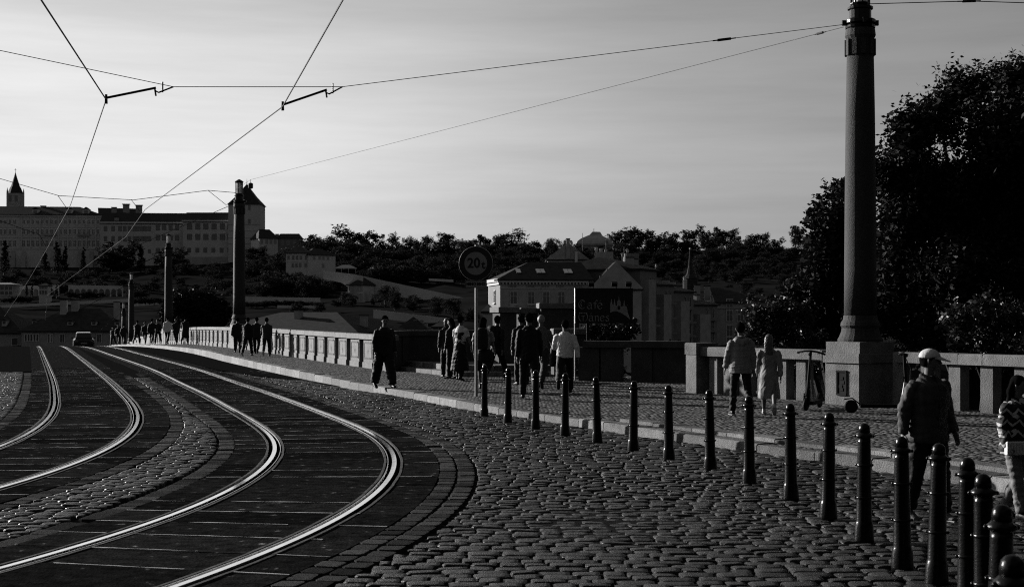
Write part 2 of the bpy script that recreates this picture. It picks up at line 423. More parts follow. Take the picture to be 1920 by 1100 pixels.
for (x, y, z, w, d, a, kd) in setts:
    vis = 595 + F * CH / y < 1112
    if vis and single[kd] < (290 if kd == 'cobble' else 120):
        o = bpy.data.objects.new('cobblestone' if kd == 'cobble' else 'border_stone', rn.choice(SVAR if kd == 'cobble' else BVAR))
        o.location = (x, y, z); o.rotation_euler = (0, 0, a); o.scale = (w, d, 1); link(o, ROAD); single[kd] += 1
    else:
        rest[kd].add(sett_verts(x, y, z + road_z(y), w, d, a, rn) if kd == 'cobble' else sett_verts(x, y, z + road_z(y), w, d, a, rn, tk=.5, prof=FLATP), SF)
for kd, nm in (('cobble', 'cobble_paving'), ('border', 'border_paving')):
    o = rest[kd].build(nm, M_COB if kd == 'cobble' else M_BORD, ROAD, kd == 'cobble'); o['kind'] = 'stuff'
# smooth asphalt on the bridge, beyond the setts, one sheet a little above the bed
v, f = [], []
ys = [30, 34, 38, 42, 46, 50, 55, 60, 66, 72] + list(range(78, 240, 6))
for Y in ys:
    xl, xr = edge_x('R', RB + (.5 if Y < 46 else .0), Y), kerb_x(Y) - .02
    if Y < 50: xl = xr - (xr - xl) * max(0, (Y - 38) / 12.0)
    v += [(xl, Y, road_z(Y) + .012), (xr, Y, road_z(Y) + .012)]
for j in range(len(ys) - 1): f.append((2 * j, 2 * j + 1, 2 * j + 3, 2 * j + 2))
tag(mesh_obj('asphalt_lane', v, f, M_ASPH), None, kind='structure')
v, f = [], []
ys = [44, 50, 56, 64, 72] + list(range(78, 240, 6))
for Y in ys: v += [(edge_x('L', RB, Y), Y, road_z(Y) - .004), (edge_x('R', -RB, Y), Y, road_z(Y) - .004)]
for j in range(len(ys) - 1): f.append((2 * j, 2 * j + 1, 2 * j + 3, 2 * j + 2))
ys = [49, 56, 64, 72] + list(range(78, 240, 6)); o0 = len(v)
for Y in ys: v += [(edge_x('L', -RB, Y) - 9, Y, road_z(Y) - .004), (edge_x('L', -RB, Y), Y, road_z(Y) - .004)]
for j in range(len(ys) - 1): f.append((o0 + 2 * j, o0 + 2 * j + 1, o0 + 2 * j + 3, o0 + 2 * j + 2))
tag(mesh_obj('asphalt_strip', v, f, M_ASPH), None, kind='structure')

# --- kerb stones
KROOT = tag(empty('kerb'), None, kind='structure')
seg = np.linalg.norm(np.diff(KC, axis=0), axis=1); S = np.concatenate([[0], np.cumsum(seg)])
def kpt(s):
    p = np.array([np.interp(s, S, KC[:, 0]), np.interp(s, S, KC[:, 1])]); q = np.array([np.interp(s + .1, S, KC[:, 0]), np.interp(s + .1, S, KC[:, 1])])
    t = (q - p); t /= np.linalg.norm(t); return p, t, np.array([-t[1], t[0]])
sA = float(np.interp(-240, -KC[:, 1], S)); sB = S[-1] - 1
s = sA; nk = 0
while s < sB:
    Yc = kpt(s)[0][1]
    L = RND.uniform(.85, 1.35) if Yc < 80 else 3.0
    p, t, n = kpt(s); p2, t2, n2 = kpt(s + L - .018)
    h = walk_z(p[1]) - road_z(p[1]); zt = walk_z(p[1]) + RND.uniform(-.008, .01); z0 = road_z(p[1]) - .05
    wd = .30; b = .022
    # n points to the walk side
    v = []
    for (pp, nn, i) in ((p, n, 0), (p2, n2, 1)):
        v += [(*(pp + nn * .0), z0), (*(pp + nn * .006), zt - b), (*(pp + nn * (b + .006)), zt), (*(pp + nn * wd), zt + .004), (*(pp + nn * wd), z0)]
    f = [(0, 1, 2, 3, 4), (9, 8, 7, 6, 5)] + [(k, 5 + k, 5 + k + 1, k + 1) for k in range(4)]
    mesh_obj('kerb_stone', v, f, M_KERB, KROOT); nk += 1
    if 12 < Yc < 23.5:                           # a second, slightly higher row behind the kerb near the bollards
        v = [(q[0] + nn[0] * o, q[1] + nn[1] * o, z) for (q, nn) in ((p, n), (p2, n2)) for (o, z) in ((.31, z0), (.312, zt + .045), (.325, zt + .055), (.56, zt + .06), (.56, z0))]
        mesh_obj('border_kerb_stone', v, f, M_KERB, KROOT)
    s += L

# --- pavement sheets
M_PAVE = mat('mosaic_paving', .048, .8, var=.35, scale=3, bump=0, spec=.03)
def pave_material(m):
    n, l = m.node_tree.nodes, m.node_tree.links; b = n['Principled BSDF']; t = n.new('ShaderNodeTexCoord')
    vo = n.new('ShaderNodeTexVoronoi'); vo.feature = 'F1'; vo.inputs['Scale'].default_value = 13.0; vo.inputs['Randomness'].default_value = .7
    l.new(t.outputs['Object'], vo.inputs['Vector'])
    bp = n.new('ShaderNodeBump'); bp.inputs['Strength'].default_value = 1.0; bp.inputs['Distance'].default_value = .06; bp.invert = True
    l.new(vo.outputs['Distance'], bp.inputs['Height']); l.new(bp.outputs[0], b.inputs['Normal'])
    # each small stone has its own grey
    sp = n.new('ShaderNodeSeparateColor'); l.new(vo.outputs['Color'], sp.inputs[0])
    mr = n.new('ShaderNodeMapRange'); mr.inputs['To Min'].default_value = .3; mr.inputs['To Max'].default_value = 1.9; l.new(sp.outputs[0], mr.inputs[0])
    old = b.inputs['Base Color'].links[0].from_socket
    mx = n.new('ShaderNodeVectorMath'); mx.operation = 'SCALE'; l.new(old, mx.inputs[0]); l.new(mr.outputs[0], mx.inputs['Scale']); l.new(mx.outputs[0], b.inputs['Base Color'])
pave_material(M_PAVE)
PAR = [(-148, 500), (-66, 235), (-51.2, 186.5), (-40.7, 151), (-27.1, 111), (-18.2, 84), (-14.3, 73), (-8.0, 54.5), (-3.9, 43.2)]
PC = spline(PAR, 12)
def par_x(Y): return float(np.interp(Y, PC[::-1, 1], PC[::-1, 0]))
WALKR = [(-3.9, 43.2), (-2.0, 45), (0.2, 44.4), (1.0, 40), (1.6, 37.2), (4.4, 36.6), (4.6, 34), (4.3, 32), (5.4, 30.2), (6.9, 28.2), (8.6, 25.5), (10.2, 23), (13.2, 18), (16.4, 12.5), (20, 6), (24, -6)]
rows = sorted(set(list(np.arange(-6, 44, 1.0)) + [43.2, 45] + list(np.arange(48, 240, 4))))
v, f = [], []
wy = np.array(WALKR)
for Y in rows:
    xl = kerb_x(Y) + .2
    xr = (par_x(Y) + .3) if Y >= 43.2 else float(np.interp(Y, [-6, 6, 12.5, 18, 23, 25.5, 28.2, 30.2, 32, 34, 36.6, 37.2, 43.2], [24, 20, 16.4, 13.2, 10.2, 8.6, 6.9, 5.4, 5.2, 5.0, 4.6, 4.4, 1.4])) + .5
    for t in np.linspace(0, 1, 6): v.append((xl + (xr - xl) * t, Y, walk_z(Y) + .0 + .02 * t))
for j in range(len(rows) - 1):
    for k in range(5): a = j * 6 + k; f.append((a, a + 1, a + 7, a + 6))
tag(mesh_obj('pavement', v, f, M_PAVE), None, kind='structure')

# ---------------------------------------------------------------- bridge parapet, walls, gateway
def frame2(p, t):                            # local frame: x along the wall, y to its outer side, z up
    t = Vector((t[0], t[1], 0)).normalized(); n = Vector((-t.y, t.x, 0))
    return Matrix(((t.x, n.x, 0, p[0]), (t.y, n.y, 0, p[1]), (0, 0, 1, p[2] if len(p) > 2 else 0), (0, 0, 0, 1)))
PCn = PC[::-1]                               # from the near end outwards
pseg = np.concatenate([[0], np.cumsum(np.linalg.norm(np.diff(PCn, axis=0), axis=1))])
def ppt(s):
    p = np.array([np.interp(s, pseg, PCn[:, 0]), np.interp(s, pseg, PCn[:, 1])]); q = np.array([np.interp(s + .2, pseg, PCn[:, 0]), np.interp(s + .2, pseg, PCn[:, 1])])
    return p, (q - p) / np.linalg.norm(q - p)
# looking outwards along t (away from the camera) the road side is on the left (+n), the river side is -n
PAR_O = empty('bridge_parapet', (0, 0, 0), 0, 'long granite bridge parapet of separate carved panels under a flat coping', 'parapet')
def carved_panel(mb, M, w, h, z0):
    mb.bbox(-w / 2, w / 2, -.26, .0, z0, z0 + .20, .01, 0, M)                      # base block, a little proud below
    mb.bbox(-w / 2 + .03, w / 2 - .03, -.24, -.03, z0 + .20, z0 + h, .004, 0, M)
    for (a, b, c, d) in ((-w / 2 + .10, -w / 2 + .14, .30, h - .10), (w / 2 - .14, w / 2 - .10, .30, h - .10)):
        mb.box(a, b, -.032, -.012, z0 + c, z0 + d, 0, M)
    for zz in (.31, h - .13):                                                       # small toothed friezes
        k = 7
        for i in range(k):
            x = -w / 2 + .2 + (w - .4) * (i + .5) / k; s = (w - .4) / k * .33
            mb.box(x - s, x + s, -.032, -.010, z0 + zz, z0 + zz + .045, 0, M)
    c = z0 + .2 + (h - .2) * .52                                                    # slender star
    v = [M @ Vector(q) for q in ((-.11, -.03, c), (0, -.03, c - .19), (.11, -.03, c), (0, -.03, c + .19), (0, -.005, c))]
    mb.add(v, [(0, 1, 4), (1, 2, 4), (2, 3, 4), (3, 0, 4)])
s = .3; ci = 0
COLS = [73.0, 111.0, 151.0, 186.5]
while True:
    p, t = ppt(s)
    if p[1] > 232: break
    per = 1.72 if p[1] < 125 else 5.0
    z0 = walk_z(p[1]); M = frame2((p[0], p[1], 0), t)
    atcol = any(abs(p[1] - c) < .9 for c in COLS[:2])
    w = 1.22 if p[1] < 125 else 4.6
    mb = MB()
    if atcol: mb.bbox(-.75, .75, -.75, .10, z0, z0 + 1.26, .02, 0, M)
    elif p[1] < 125: carved_panel(mb, M, w, .93, z0)
    else: mb.box(-w / 2, w / 2, -.26, -.02, z0 - .1, z0 + .94, 0, M)
    mb.build('carved_panel' if not atcol else 'pier', M_STONE, PAR_O)
    cp = MB(); cp.bbox(-per / 2 + .004, per / 2 - .004, -.33, .06, z0 + .935, z0 + 1.10 + (.03 if atcol else 0), .02, 0, M); cp.build('cap_stone', M_STONE, PAR_O)
    s += per
v, f = [], []
for i, p in enumerate(PCn[::2]):
    v += [(p[0] + .25, p[1], walk_z(p[1]) + .02), (p[0] + .25, p[1], -8)]
for i in range(len(v) // 2 - 1): f.append((2 * i, 2 * i + 1, 2 * i + 3, 2 * i + 2))
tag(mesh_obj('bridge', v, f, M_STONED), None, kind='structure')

def wall_run(name, label, pts, posts, capz, m, pw=.28, pd=.24, cw=.42, ch=.2, solid=(), cat='wall'):
    """posts: parameters along the polyline in metres; capped by one beam per stretch"""
    W_ = empty(name, (0, 0, 0), 0, label, cat)
    P = [np.array(q[:2], float) for q in pts]; L = [0]
    for a, b in zip(P, P[1:]): L.append(L[-1] + float(np.linalg.norm(b - a)))
    def pt(s):
        i = max(0, min(len(P) - 2, int(np.searchsorted(L, s) - 1))); t = (P[i + 1] - P[i]) / (L[i + 1] - L[i]); return P[i] + t * (s - L[i]), t
    zz = lambda s: float(np.interp(s, L, [q[2] for q in pts]))
    s = 0.0
    for i in range(len(P) - 1):
        a = L[i]
        while a < L[i + 1] - .05:
            b = min(a + 1.6, L[i + 1]); p, t = pt((a + b) / 2); z = zz((a + b) / 2)
            MB().bbox(-(b - a) / 2 + .003, (b - a) / 2 - .003, -cw / 2, cw / 2, z + capz - ch, z + capz + RND.uniform(-.004, .004), .02, 0, frame2((p[0], p[1], 0), t)).build('cap_stone', m, W_)
            a = b
    for s in posts:
        p, t = pt(s); z = zz(s)
        MB().bbox(-pw / 2, pw / 2, -pd / 2, pd / 2, z - .1, z + capz - ch - .001, .006, 0, frame2((p[0], p[1], 0), t)).build('post', m, W_)
    for (a, b) in solid:
        p, t = pt((a + b) / 2); z = zz((a + b) / 2)
        MB().box(-(b - a) / 2, (b - a) / 2, -pd / 2 + .04, pd / 2 - .04, z - .1, z + capz - ch - .002, 0, frame2((p[0], p[1], 0), t)).build('panel', m, W_)
    return W_, pt
# dark bay wall that closes the end of the parapet
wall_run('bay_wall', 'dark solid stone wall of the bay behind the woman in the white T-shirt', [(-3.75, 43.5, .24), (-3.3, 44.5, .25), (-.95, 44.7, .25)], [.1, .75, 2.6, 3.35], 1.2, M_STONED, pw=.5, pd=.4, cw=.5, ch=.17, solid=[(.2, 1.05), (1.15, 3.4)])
# two shallow platform steps
st = empty('platform_steps', (0, 0, 0), 0, 'two low granite steps of the platform before the bay wall', 'steps')
for k, (ins, z0, z1) in enumerate(((0, .1, .34), (.36, .34, .50))):
    poly = [(-3.75 + ins, 44.3), (-1.62 + ins * .9, 39.6 + ins), (1.9, 39.7 + ins), (1.9, 44.3)]
    for a, b in ((0, 1), (1, 2)):
        n_ = 6 if a == 0 else 4
        for i in range(n_):
            A = Vector(poly[a]) + (Vector(poly[b]) - Vector(poly[a])) * (i / n_); B = Vector(poly[a]) + (Vector(poly[b]) - Vector(poly[a])) * ((i + 1) / n_ - .004)
            d = (B - A); L_ = d.length; Mx = frame2((A.x, A.y, 0), d)
            MB().bbox(0, L_, .0, .38, z0 - .2, z1, .012, 0, Mx).build('step_stone', M_KERB, st)
    q = [(p[0] + .2, p[1] + .2, z1 - .012) for p in poly]
    mesh_obj('tread', q, [(0, 1, 2, 3)], M_STONE, st)
# gateway: two piers and a broad slab, then a low wall
gt = empty('stone_gateway', (0, 0, 0), 0, 'dark stone gateway of two piers and a broad slab behind the man in black', 'gateway')
def pier(x0, x1, Y, D, zt, nm='pier', m=None, cap=True, ang=.0):
    X0, X1 = (x0 - 960) * Y / F, (x1 - 960) * Y / F; c = (X0 + X1) / 2; w = (X1 - X0)
    M = Matrix.Translation((c, Y + D / 2, 0)) @ Matrix.Rotation(ang, 4, 'Z')
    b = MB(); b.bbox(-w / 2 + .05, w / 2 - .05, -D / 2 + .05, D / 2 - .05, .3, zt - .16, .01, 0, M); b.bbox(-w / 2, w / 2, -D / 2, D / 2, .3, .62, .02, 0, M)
    o = b.build(nm, m or M_STONED, gt)
    if cap: MB().bbox(-w / 2 - .02, w / 2 + .02, -D / 2 - .02, D / 2 + .02, zt - .16, zt, .02, 0, M).build('cap_stone', M_STONE, o)
    return M
pier(926, 966, 42.2, .7, 2.16, ang=.38); pier(968, 1006, 42.6, .7, 2.14, ang=.38)
M = pier(1009, 1088, 42.4, .55, 2.28, 'slab_block', ang=.14)
pier(1036, 1098, 38.6, .5, 1.55, 'low_pier', ang=.14)
# low dark wall towards the cafe sign
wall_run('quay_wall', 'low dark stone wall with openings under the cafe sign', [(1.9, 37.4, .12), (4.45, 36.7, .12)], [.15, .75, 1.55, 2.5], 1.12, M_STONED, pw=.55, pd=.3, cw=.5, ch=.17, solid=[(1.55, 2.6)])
# right-hand wall of square posts under a flat coping, on both sides of the big lamp pedestal
def on_path(pts, x):
    P = [np.array(q[:2], float) for q in pts]; L = 0; sl = (x - 960) / F
    for a, b in zip(P, P[1:]):
        d = b - a; den = d[0] - sl * d[1]; u = (sl * a[1] - a[0]) / den
        if 0 <= u <= 1: return L + u * float(np.linalg.norm(d))
        L += float(np.linalg.norm(d))
    return L
pA = [(4.35, 32.1, .13), (5.5, 30.3, .13), (6.45, 28.95, .13)]
wall_run('embankment_wall', 'pale granite wall of square posts beside the couple, left of the lamp pedestal', pA, [on_path(pA, x) for x in (1345, 1372, 1402, 1436, 1473, 1509)], 1.06, M_STONE, pw=.26)
pB = [(7.5, 27.45, .13), (8.6, 25.6, .13), (10.3, 23.0, .13), (16.5, 13.4, .13)]
wall_run('embankment_wall', 'pale granite wall of square posts behind the man in the cap', pB, [on_path(pB, x) for x in (1692, 1745, 1798, 1858, 1922, 1990)] + [3.9 + .75 * i for i in range(12)], 1.06, M_STONE, pw=.27)
ep = empty('end_post', (0, 0, 0), 0, 'short stone end post left of the man in the light jacket', 'post')
Mx = frame2((4.35, 32.1, 0), (1.15, -1.8)); MB().bbox(-.3, .06, -.3, .3, .05, 1.02, .01, 0, Mx).build('shaft', M_STONE, ep); MB().bbox(-.32, .08, -.32, .32, 1.021, 1.28, .02, 0, Mx).build('cap_stone', M_STONE, ep)
v, f = [], []
for p in [(-.95, 45.2), (1.9, 45), (2.2, 37.9), (4.7, 37), (4.75, 32.4), (6.0, 30.4), (7.3, 28.6), (9, 25.9), (10.7, 23.2), (17, 13.4), (24.5, 0), (25, -6)]: v += [(p[0], p[1], .1), (p[0], p[1], -8)]
for i in range(len(v) // 2 - 1): f.append((2 * i, 2 * i + 1, 2 * i + 3, 2 * i + 2))
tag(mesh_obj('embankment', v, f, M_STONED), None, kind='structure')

# ---------------------------------------------------------------- lamp columns
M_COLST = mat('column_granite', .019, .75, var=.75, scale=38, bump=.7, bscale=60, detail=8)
M_LAMPG = mat('lantern_glass', .55, .25, var=.2, scale=3, spec=.6)
def lamp_column(loc, label, pedestal=None, wide=1.0):
    T = empty('lamp_column', loc, 0, label, 'lamp column', 'stone lamp columns of the bridge')
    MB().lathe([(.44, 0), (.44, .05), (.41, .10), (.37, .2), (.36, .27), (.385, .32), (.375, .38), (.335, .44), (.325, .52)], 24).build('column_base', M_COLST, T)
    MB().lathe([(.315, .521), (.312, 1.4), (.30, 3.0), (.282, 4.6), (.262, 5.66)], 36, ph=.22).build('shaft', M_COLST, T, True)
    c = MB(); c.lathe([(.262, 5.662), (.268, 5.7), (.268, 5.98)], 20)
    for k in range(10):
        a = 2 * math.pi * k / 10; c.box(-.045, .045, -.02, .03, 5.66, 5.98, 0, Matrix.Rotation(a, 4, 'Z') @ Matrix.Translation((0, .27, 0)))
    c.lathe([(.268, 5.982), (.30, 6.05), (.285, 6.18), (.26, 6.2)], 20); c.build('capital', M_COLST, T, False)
    b = MB(); b.lathe([(.29, 6.201), (.295, 6.25), (.255, 6.27), (.3, 6.3), (.3, 6.36), (.24, 6.39)], 20)
    for a in (0, 1.57, 3.14, 4.71): b.box(.26, .36, -.03, .03, 6.26, 6.36, 0, Matrix.Rotation(a, 4, 'Z'))
    b.build('wire_collar', M_IRON, T)
    MB().lathe([(.215, 6.391), (.215, 6.56), (.25, 6.58), (.25, 6.62), (.19, 6.64)], 16).build('neck', M_IRON, T)
    l = MB(); l.lathe([(.19, 6.641), (.2, 6.68), (.2, 6.7)], 12); l.lathe([(.205, 7.26), (.23, 7.3), (.2, 7.34), (.1, 7.4), (.03, 7.44)], 12)
    for k in range(8): l.box(.17, .195, -.012, .012, 6.69, 7.27, 0, Matrix.Rotation(math.pi * k / 4, 4, 'Z'))
    lo = l.build('lantern', M_IRON, T)
    MB().lathe([(.15, 6.701), (.155, 7.0), (.15, 7.258)], 12).build('glass', M_LAMPG, lo)
    return T
BX, BY = (1613 - 960) * 28.2 / F, 28.2
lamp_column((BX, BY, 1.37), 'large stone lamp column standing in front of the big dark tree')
pd_ = empty('lamp_pedestal', (0, 0, 0), 0, 'square granite pedestal under the large lamp column', 'pedestal')
Mx = frame2((BX, BY, 0), (.56, -.83))
for i in range(3): MB().bbox(-.44 + i * .2934, -.44 + i * .2934 + .291, -.52, .50, .05, .96, .008, 0, Mx).build('block', M_STONE, pd_)
MB().bbox(-.47, .47, -.56, .54, .961, 1.15, .015, 0, Mx).build('cornice', M_STONE, pd_)
MB().bbox(-.44, .44, -.5, .48, 1.151, 1.372, .012, 0, Mx).build('upper_block', M_STONE, pd_)
pl = MB(); pl.box(-.10, .10, -.528, -.521, .36, .78, 0, Mx); pl.box(-.135, .135, -.55, -.521, .325, .36, 0, Mx); pl.box(-.135, .135, -.55, -.521, .78, .815, 0, Mx); pl.box(-.135, -.101, -.545, -.521, .361, .779, 0, Mx); pl.box(.101, .135, -.545, -.521, .361, .779, 0, Mx)
for a_, b_ in ((0, .66), (.03, .58), (-.02, .5), (.0, .44)): pl.box(a_ - .045, a_ + .04, -.538, -.5275, b_ - .03, b_ + .03, 0, Mx)
pl.build('bronze_plaque', M_IRON2, pd_)
for Y, lab in zip(COLS, ('second lamp column from the camera, tall against the castle tower', 'third lamp column, on the bridge before the castle', 'fourth lamp column, small, beyond the crest of the bridge', 'farthest and smallest lamp column, at the far end of the bridge')):
    x = par_x(Y); lamp_column((x + .3, Y, walk_z(Y) + 1.24), lab)

# ---------------------------------------------------------------- bollards
def bollard(loc):
    T = empty('bollard', loc, RND.uniform(-.4, .4)); T.rotation_euler = (RND.uniform(-.02, .02), RND.uniform(-.022, .022), RND.uniform(-.3, .3))
    return T
bp_ = [(.082, -.03), (.082, .015), (.076, .13), (.069, .155), (.065, .17), (.059, .5), (.053, .82), (.051, .853)]
b0 = MB(); b0.lathe(bp_, 20)
b1 = MB(); b1.lathe([(.051, .854), (.07, .862), (.072, .878), (.055, .89), (.047, .9)], 20); b1.lathe([(.047, .901), (.047, .93), (.041, .955), (.025, .972), (.006, .978)], 20)
b2 = []
for z, r in ((.36, .063), (.63, .058)):
    b2.append((MB().lathe([(r - .002, z - .012), (r + .006, z - .006), (r + .006, z + .006), (r - .002, z + .012)], 20), 'collar'))
for z, r in ((.36, .070), (.63, .065), (.87, .074)):
    for sx in (-1, 1): b2.append((MB().ball((sx * r, 0, z), .012, 8, 6), 'knob'))
BB = [(x, b) for x, t, b in ((908, 0, 781), (952, 0, 793), (1004, 0, 803), (1059, 0, 815), (1120, 0, 829), (1187, 0, 845), (1254, 0, 862), (1332, 0, 880), (1405, 0, 905), (1483, 0, 934), (1553, 0, 970), (1620, 0, 1012), (1692, 0, 1064), (1756, 0, 1092), (1815, 0, 1147), (1850, 0, 1212), (1874, 0, 1332), (1895, 0, 1530))]
BM = [b0.build('shaft', M_IRON), b1.build('cap', M_IRON)] + [q.build(nm, M_IRON) for q, nm in b2]
for o in BM:
    o.data.polygons.foreach_set('use_smooth', [len(p.vertices) < 5 for p in o.data.polygons])
ORD = ['farthest', 'second farthest', 'third farthest', 'fourth farthest', 'fifth farthest', 'sixth farthest', 'seventh farthest', 'eighth farthest', 'ninth farthest', 'tenth farthest']
ORN = ['blurred nearest', 'second nearest', 'third nearest', 'fourth nearest', 'fifth nearest', 'sixth nearest', 'seventh nearest', 'eighth nearest']
for i, (x, b) in enumerate(BB):
    X, Y = gp(x, b); T = bollard((X, Y, -.005))
    w = ORD[i] if i < 10 else ORN[len(BB) - 1 - i]
    tag(T, w + ' black iron bollard in the curved row along the cobbled road', 'bollard', 'black bollards in a curved row')
    for o in BM:
        c = o if i == 0 else o.copy()
        if i: COL.objects.link(c)
        c.parent = T

# ---------------------------------------------------------------- weight limit sign
def text_mesh(name, body, size, m, parent, M, bold=0.0, ext=.002, sx=1.0):
    cu = bpy.data.curves.new(name, 'FONT'); cu.body = body; cu.size = size; cu.extrude = ext; cu.offset = bold; cu.align_x = 'CENTER'; cu.align_y = 'CENTER'; cu.resolution_u = 4
    o = bpy.data.objects.new(name, cu); COL.objects.link(o)
    dg = bpy.context.evaluated_depsgraph_get(); me = bpy.data.meshes.new_from_object(o.evaluated_get(dg))
    bpy.data.objects.remove(o); me.materials.clear(); me.materials.append(m)
    n = bpy.data.objects.new(name, me); COL.objects.link(n); n.parent = parent
    n.matrix_local = M @ Matrix.Rotation(math.radians(90), 4, 'X') @ Matrix.Diagonal((sx, 1, 1, 1)); return n
M_SIGNW = mat('sign_face', .13, .45, var=.08, scale=3); M_SIGNR = mat('sign_ring', .012, .4, var=.1); M_SIGNK = mat('sign_print', .006, .5)
SX, SY = gp(893, 742, .14)
sg = empty('traffic_sign', (SX, SY, .13), -.12, 'round 20t weight limit sign on a bare metal pole above a small plate', 'traffic sign')
MB().tube([(0, 0, -.05), (0, 0, 3.3)], .034, 12).build('pole', M_GALV, sg)
RX = Matrix.Rotation(math.radians(90), 4, 'X')
zc = 1.85 + (595 - 494) * SY / F - .13
MB().lathe([(.365, -.012), (.365, .012), (.355, .014)], 40, M=Matrix.Translation((0, -.06, zc)) @ RX).build('sign_disc', M_SIGNR, sg)
MB().lathe([(.25, .0), (.25, .004)], 40, M=Matrix.Translation((0, -.075, zc)) @ RX).build('sign_field', M_SIGNW, sg)
rim = MB(); rim.lathe([(.372, -.014), (.376, 0), (.372, .014), (.367, .014), (.367, -.014)], 40, M=Matrix.Translation((0, -.06, zc)) @ RX); rim.build('rim', M_GALV, sg)
text_mesh('number_print', '20', .30, M_SIGNK, sg, Matrix.Translation((-.045, -.082, zc)), .006, sx=.95)
text_mesh('letter_print', 't', .24, M_SIGNK, sg, Matrix.Translation((.165, -.082, zc - .035)), .006)
z2 = 1.85 + (595 - 532.5) * SY / F - .13
MB().bbox(-.24, .24, -.07, -.055, z2 - .085, z2 + .085, .003).build('plate', M_SIGNW, sg)
pb = MB()
for q in ((-.235, .235, z2 + .07, z2 + .08), (-.235, .235, z2 - .08, z2 - .07), (-.235, -.225, z2 - .07, z2 + .07), (.225, .235, z2 - .07, z2 + .07)): pb.box(q[0], q[1], -.074, -.0702, q[2], q[3])
pb.build('plate_border', M_SIGNK, sg)
text_mesh('plate_print', 'MIMO MHD', .085, M_SIGNK, sg, Matrix.Translation((0, -.0725, z2)), .003, sx=.95)

# ---------------------------------------------------------------- cafe sign with broad-nib lettering
CY = 37.6
c0, c1 = at(1079, 540, CY), at(1187, 606, CY)
cf = empty('cafe_sign', (c0.x, CY, c1.z), .06, 'dark hanging cafe sign board with gothic lettering and a castle silhouette', 'sign')
cw_, chh = c1.x - c0.x, c0.z - c1.z
M_BOARD = mat('sign_board', .006, .5, var=.2); M_PAINT = mat('sign_paint', .15, .6, var=.15, scale=6); M_EDGE = mat('board_edge', .5, .5)
MB().box(0, cw_, -.03, .03, 0, chh).build('board', M_BOARD, cf)
MB().box(-.02, -.001, -.035, .12, 0, chh).build('edge_trim', M_EDGE, cf)
def nib(strokes, ox, oz, sc, w=.11, ang=.7):
    mb = MB(); n = Vector((math.cos(ang), math.sin(ang))) * w * sc / 2
    for stk in strokes:
        P = [Vector((ox + a * sc, oz + b * sc)) for a, b in stk]
        for a, b in zip(P, P[1:]):
            d = (b - a).normalized(); pn = Vector((-d.y, d.x)); k = max(abs(n.dot(pn)), .018 * sc) 
            q = [a + pn * k, b + pn * k, b - pn * k, a - pn * k]
            mb.add([(p.x, -.034, p.y) for p in q], [(0, 1, 2, 3)])
    return mb
def arc(cx, cy, rx, ry, a0, a1, n=10): return [(cx + rx * math.cos(math.radians(a0 + (a1 - a0) * i / n)), cy + ry * math.sin(math.radians(a0 + (a1 - a0) * i / n))) for i in range(n + 1)]
LET = {'C': ([arc(.45, .5, .4, .48, 55, 320), arc(.5, .55, .2, .3, 110, 250), [(.5, .95), (.72, .8), (.62, .72)]], .95),
       'a': ([[(.08, .55), (.3, .66), (.5, .58), (.5, .05), (.62, 0)], arc(.28, .2, .2, .2, 60, 330)], .68),
       'f': ([[(.25, 0), (.25, .75), (.36, .95), (.55, .9)], [(.05, .6), (.5, .6)]], .5),
       'e': ([arc(.3, .32, .26, .33, 20, 330), [(.08, .28), (.52, .44)]], .64),
       'n': ([[(.1, .64), (.17, .58), (.17, 0)], [(.17, .5), (.38, .66), (.52, .55), (.52, .05), (.62, 0)]], .72),
       's': ([[(.5, .58), (.28, .66), (.1, .52), (.48, .24), (.42, .04), (.2, 0), (.06, .12)]], .6),
       'M': ([arc(.42, .5, .36, .5, 100, 260), arc(.78, .5, .36, .5, 80, -80), [(.1, 1.0), (.6, .92), (1.1, 1.0)], [(.6, .6), (.6, 0)], [(.42, .62), (.78, .62)]], 1.25)}
ACC = [[(.22, .8), (.42, .98)]]
def lettering(word, x, z, sc):
    for ch in word:
        base = {'é': 'e', 'á': 'a'}.get(ch, ch); st_, adv = LET[base]
        if ch != base: st_ = st_ + ACC
        nib(st_, x, z, sc).build('letter', M_PAINT, cf); x += adv * sc
u = cw_ / 109.0
lettering('Café', 5 * u, 27.5 * u, 17 * u); lettering('Mánes', 5 * u, 4.5 * u, 15.5 * u)
sil = [(66, 20), (66, 36), (68, 47), (70, 36), (72, 34), (74, 47), (76, 34), (79, 33), (79, 41), (81.5, 44), (82.5, 54), (83.5, 44), (86, 41), (86, 32), (91, 33), (92.5, 46), (94, 33), (97, 32), (99, 22), (104, 7), (96, 14), (86, 20), (78, 23), (72, 23)]
mesh_obj('castle_silhouette', [(a * u, -.034, b * u) for a, b in sil], [tuple(range(len(sil)))], M_PAINT, cf)
MB().box(79.8 * u, 84.8 * u, -.0365, -.0345, 26 * u, 33 * u).build('silhouette_gate', M_BOARD, cf)
for px in (1109, 1153, 1180):
    xx = (px - 1079) * u; lp = MB(); lp.tube([(xx + .05, 0, chh - .02), (xx + .05, -.05, chh + .06), (xx, -.12, chh + .09)], .012, 6)
    M2 = Matrix.Translation((xx - .02, -.16, chh + .1)) @ Matrix.Rotation(.5, 4, 'X'); lp.box(-.075, .075, -.05, .05, -.05, .06, 0, M2); lp.build('floodlight', M_IRON, cf)
MB().tube([(24 * u, .06, -2.6), (24 * u, .06, chh)], .045, 10).build('sign_post', M_IRON, cf)
MB().tube([(-.01, .05, -2.4), (-.01, .05, .2)], .02, 8).build('stay_post', M_GALV, cf)

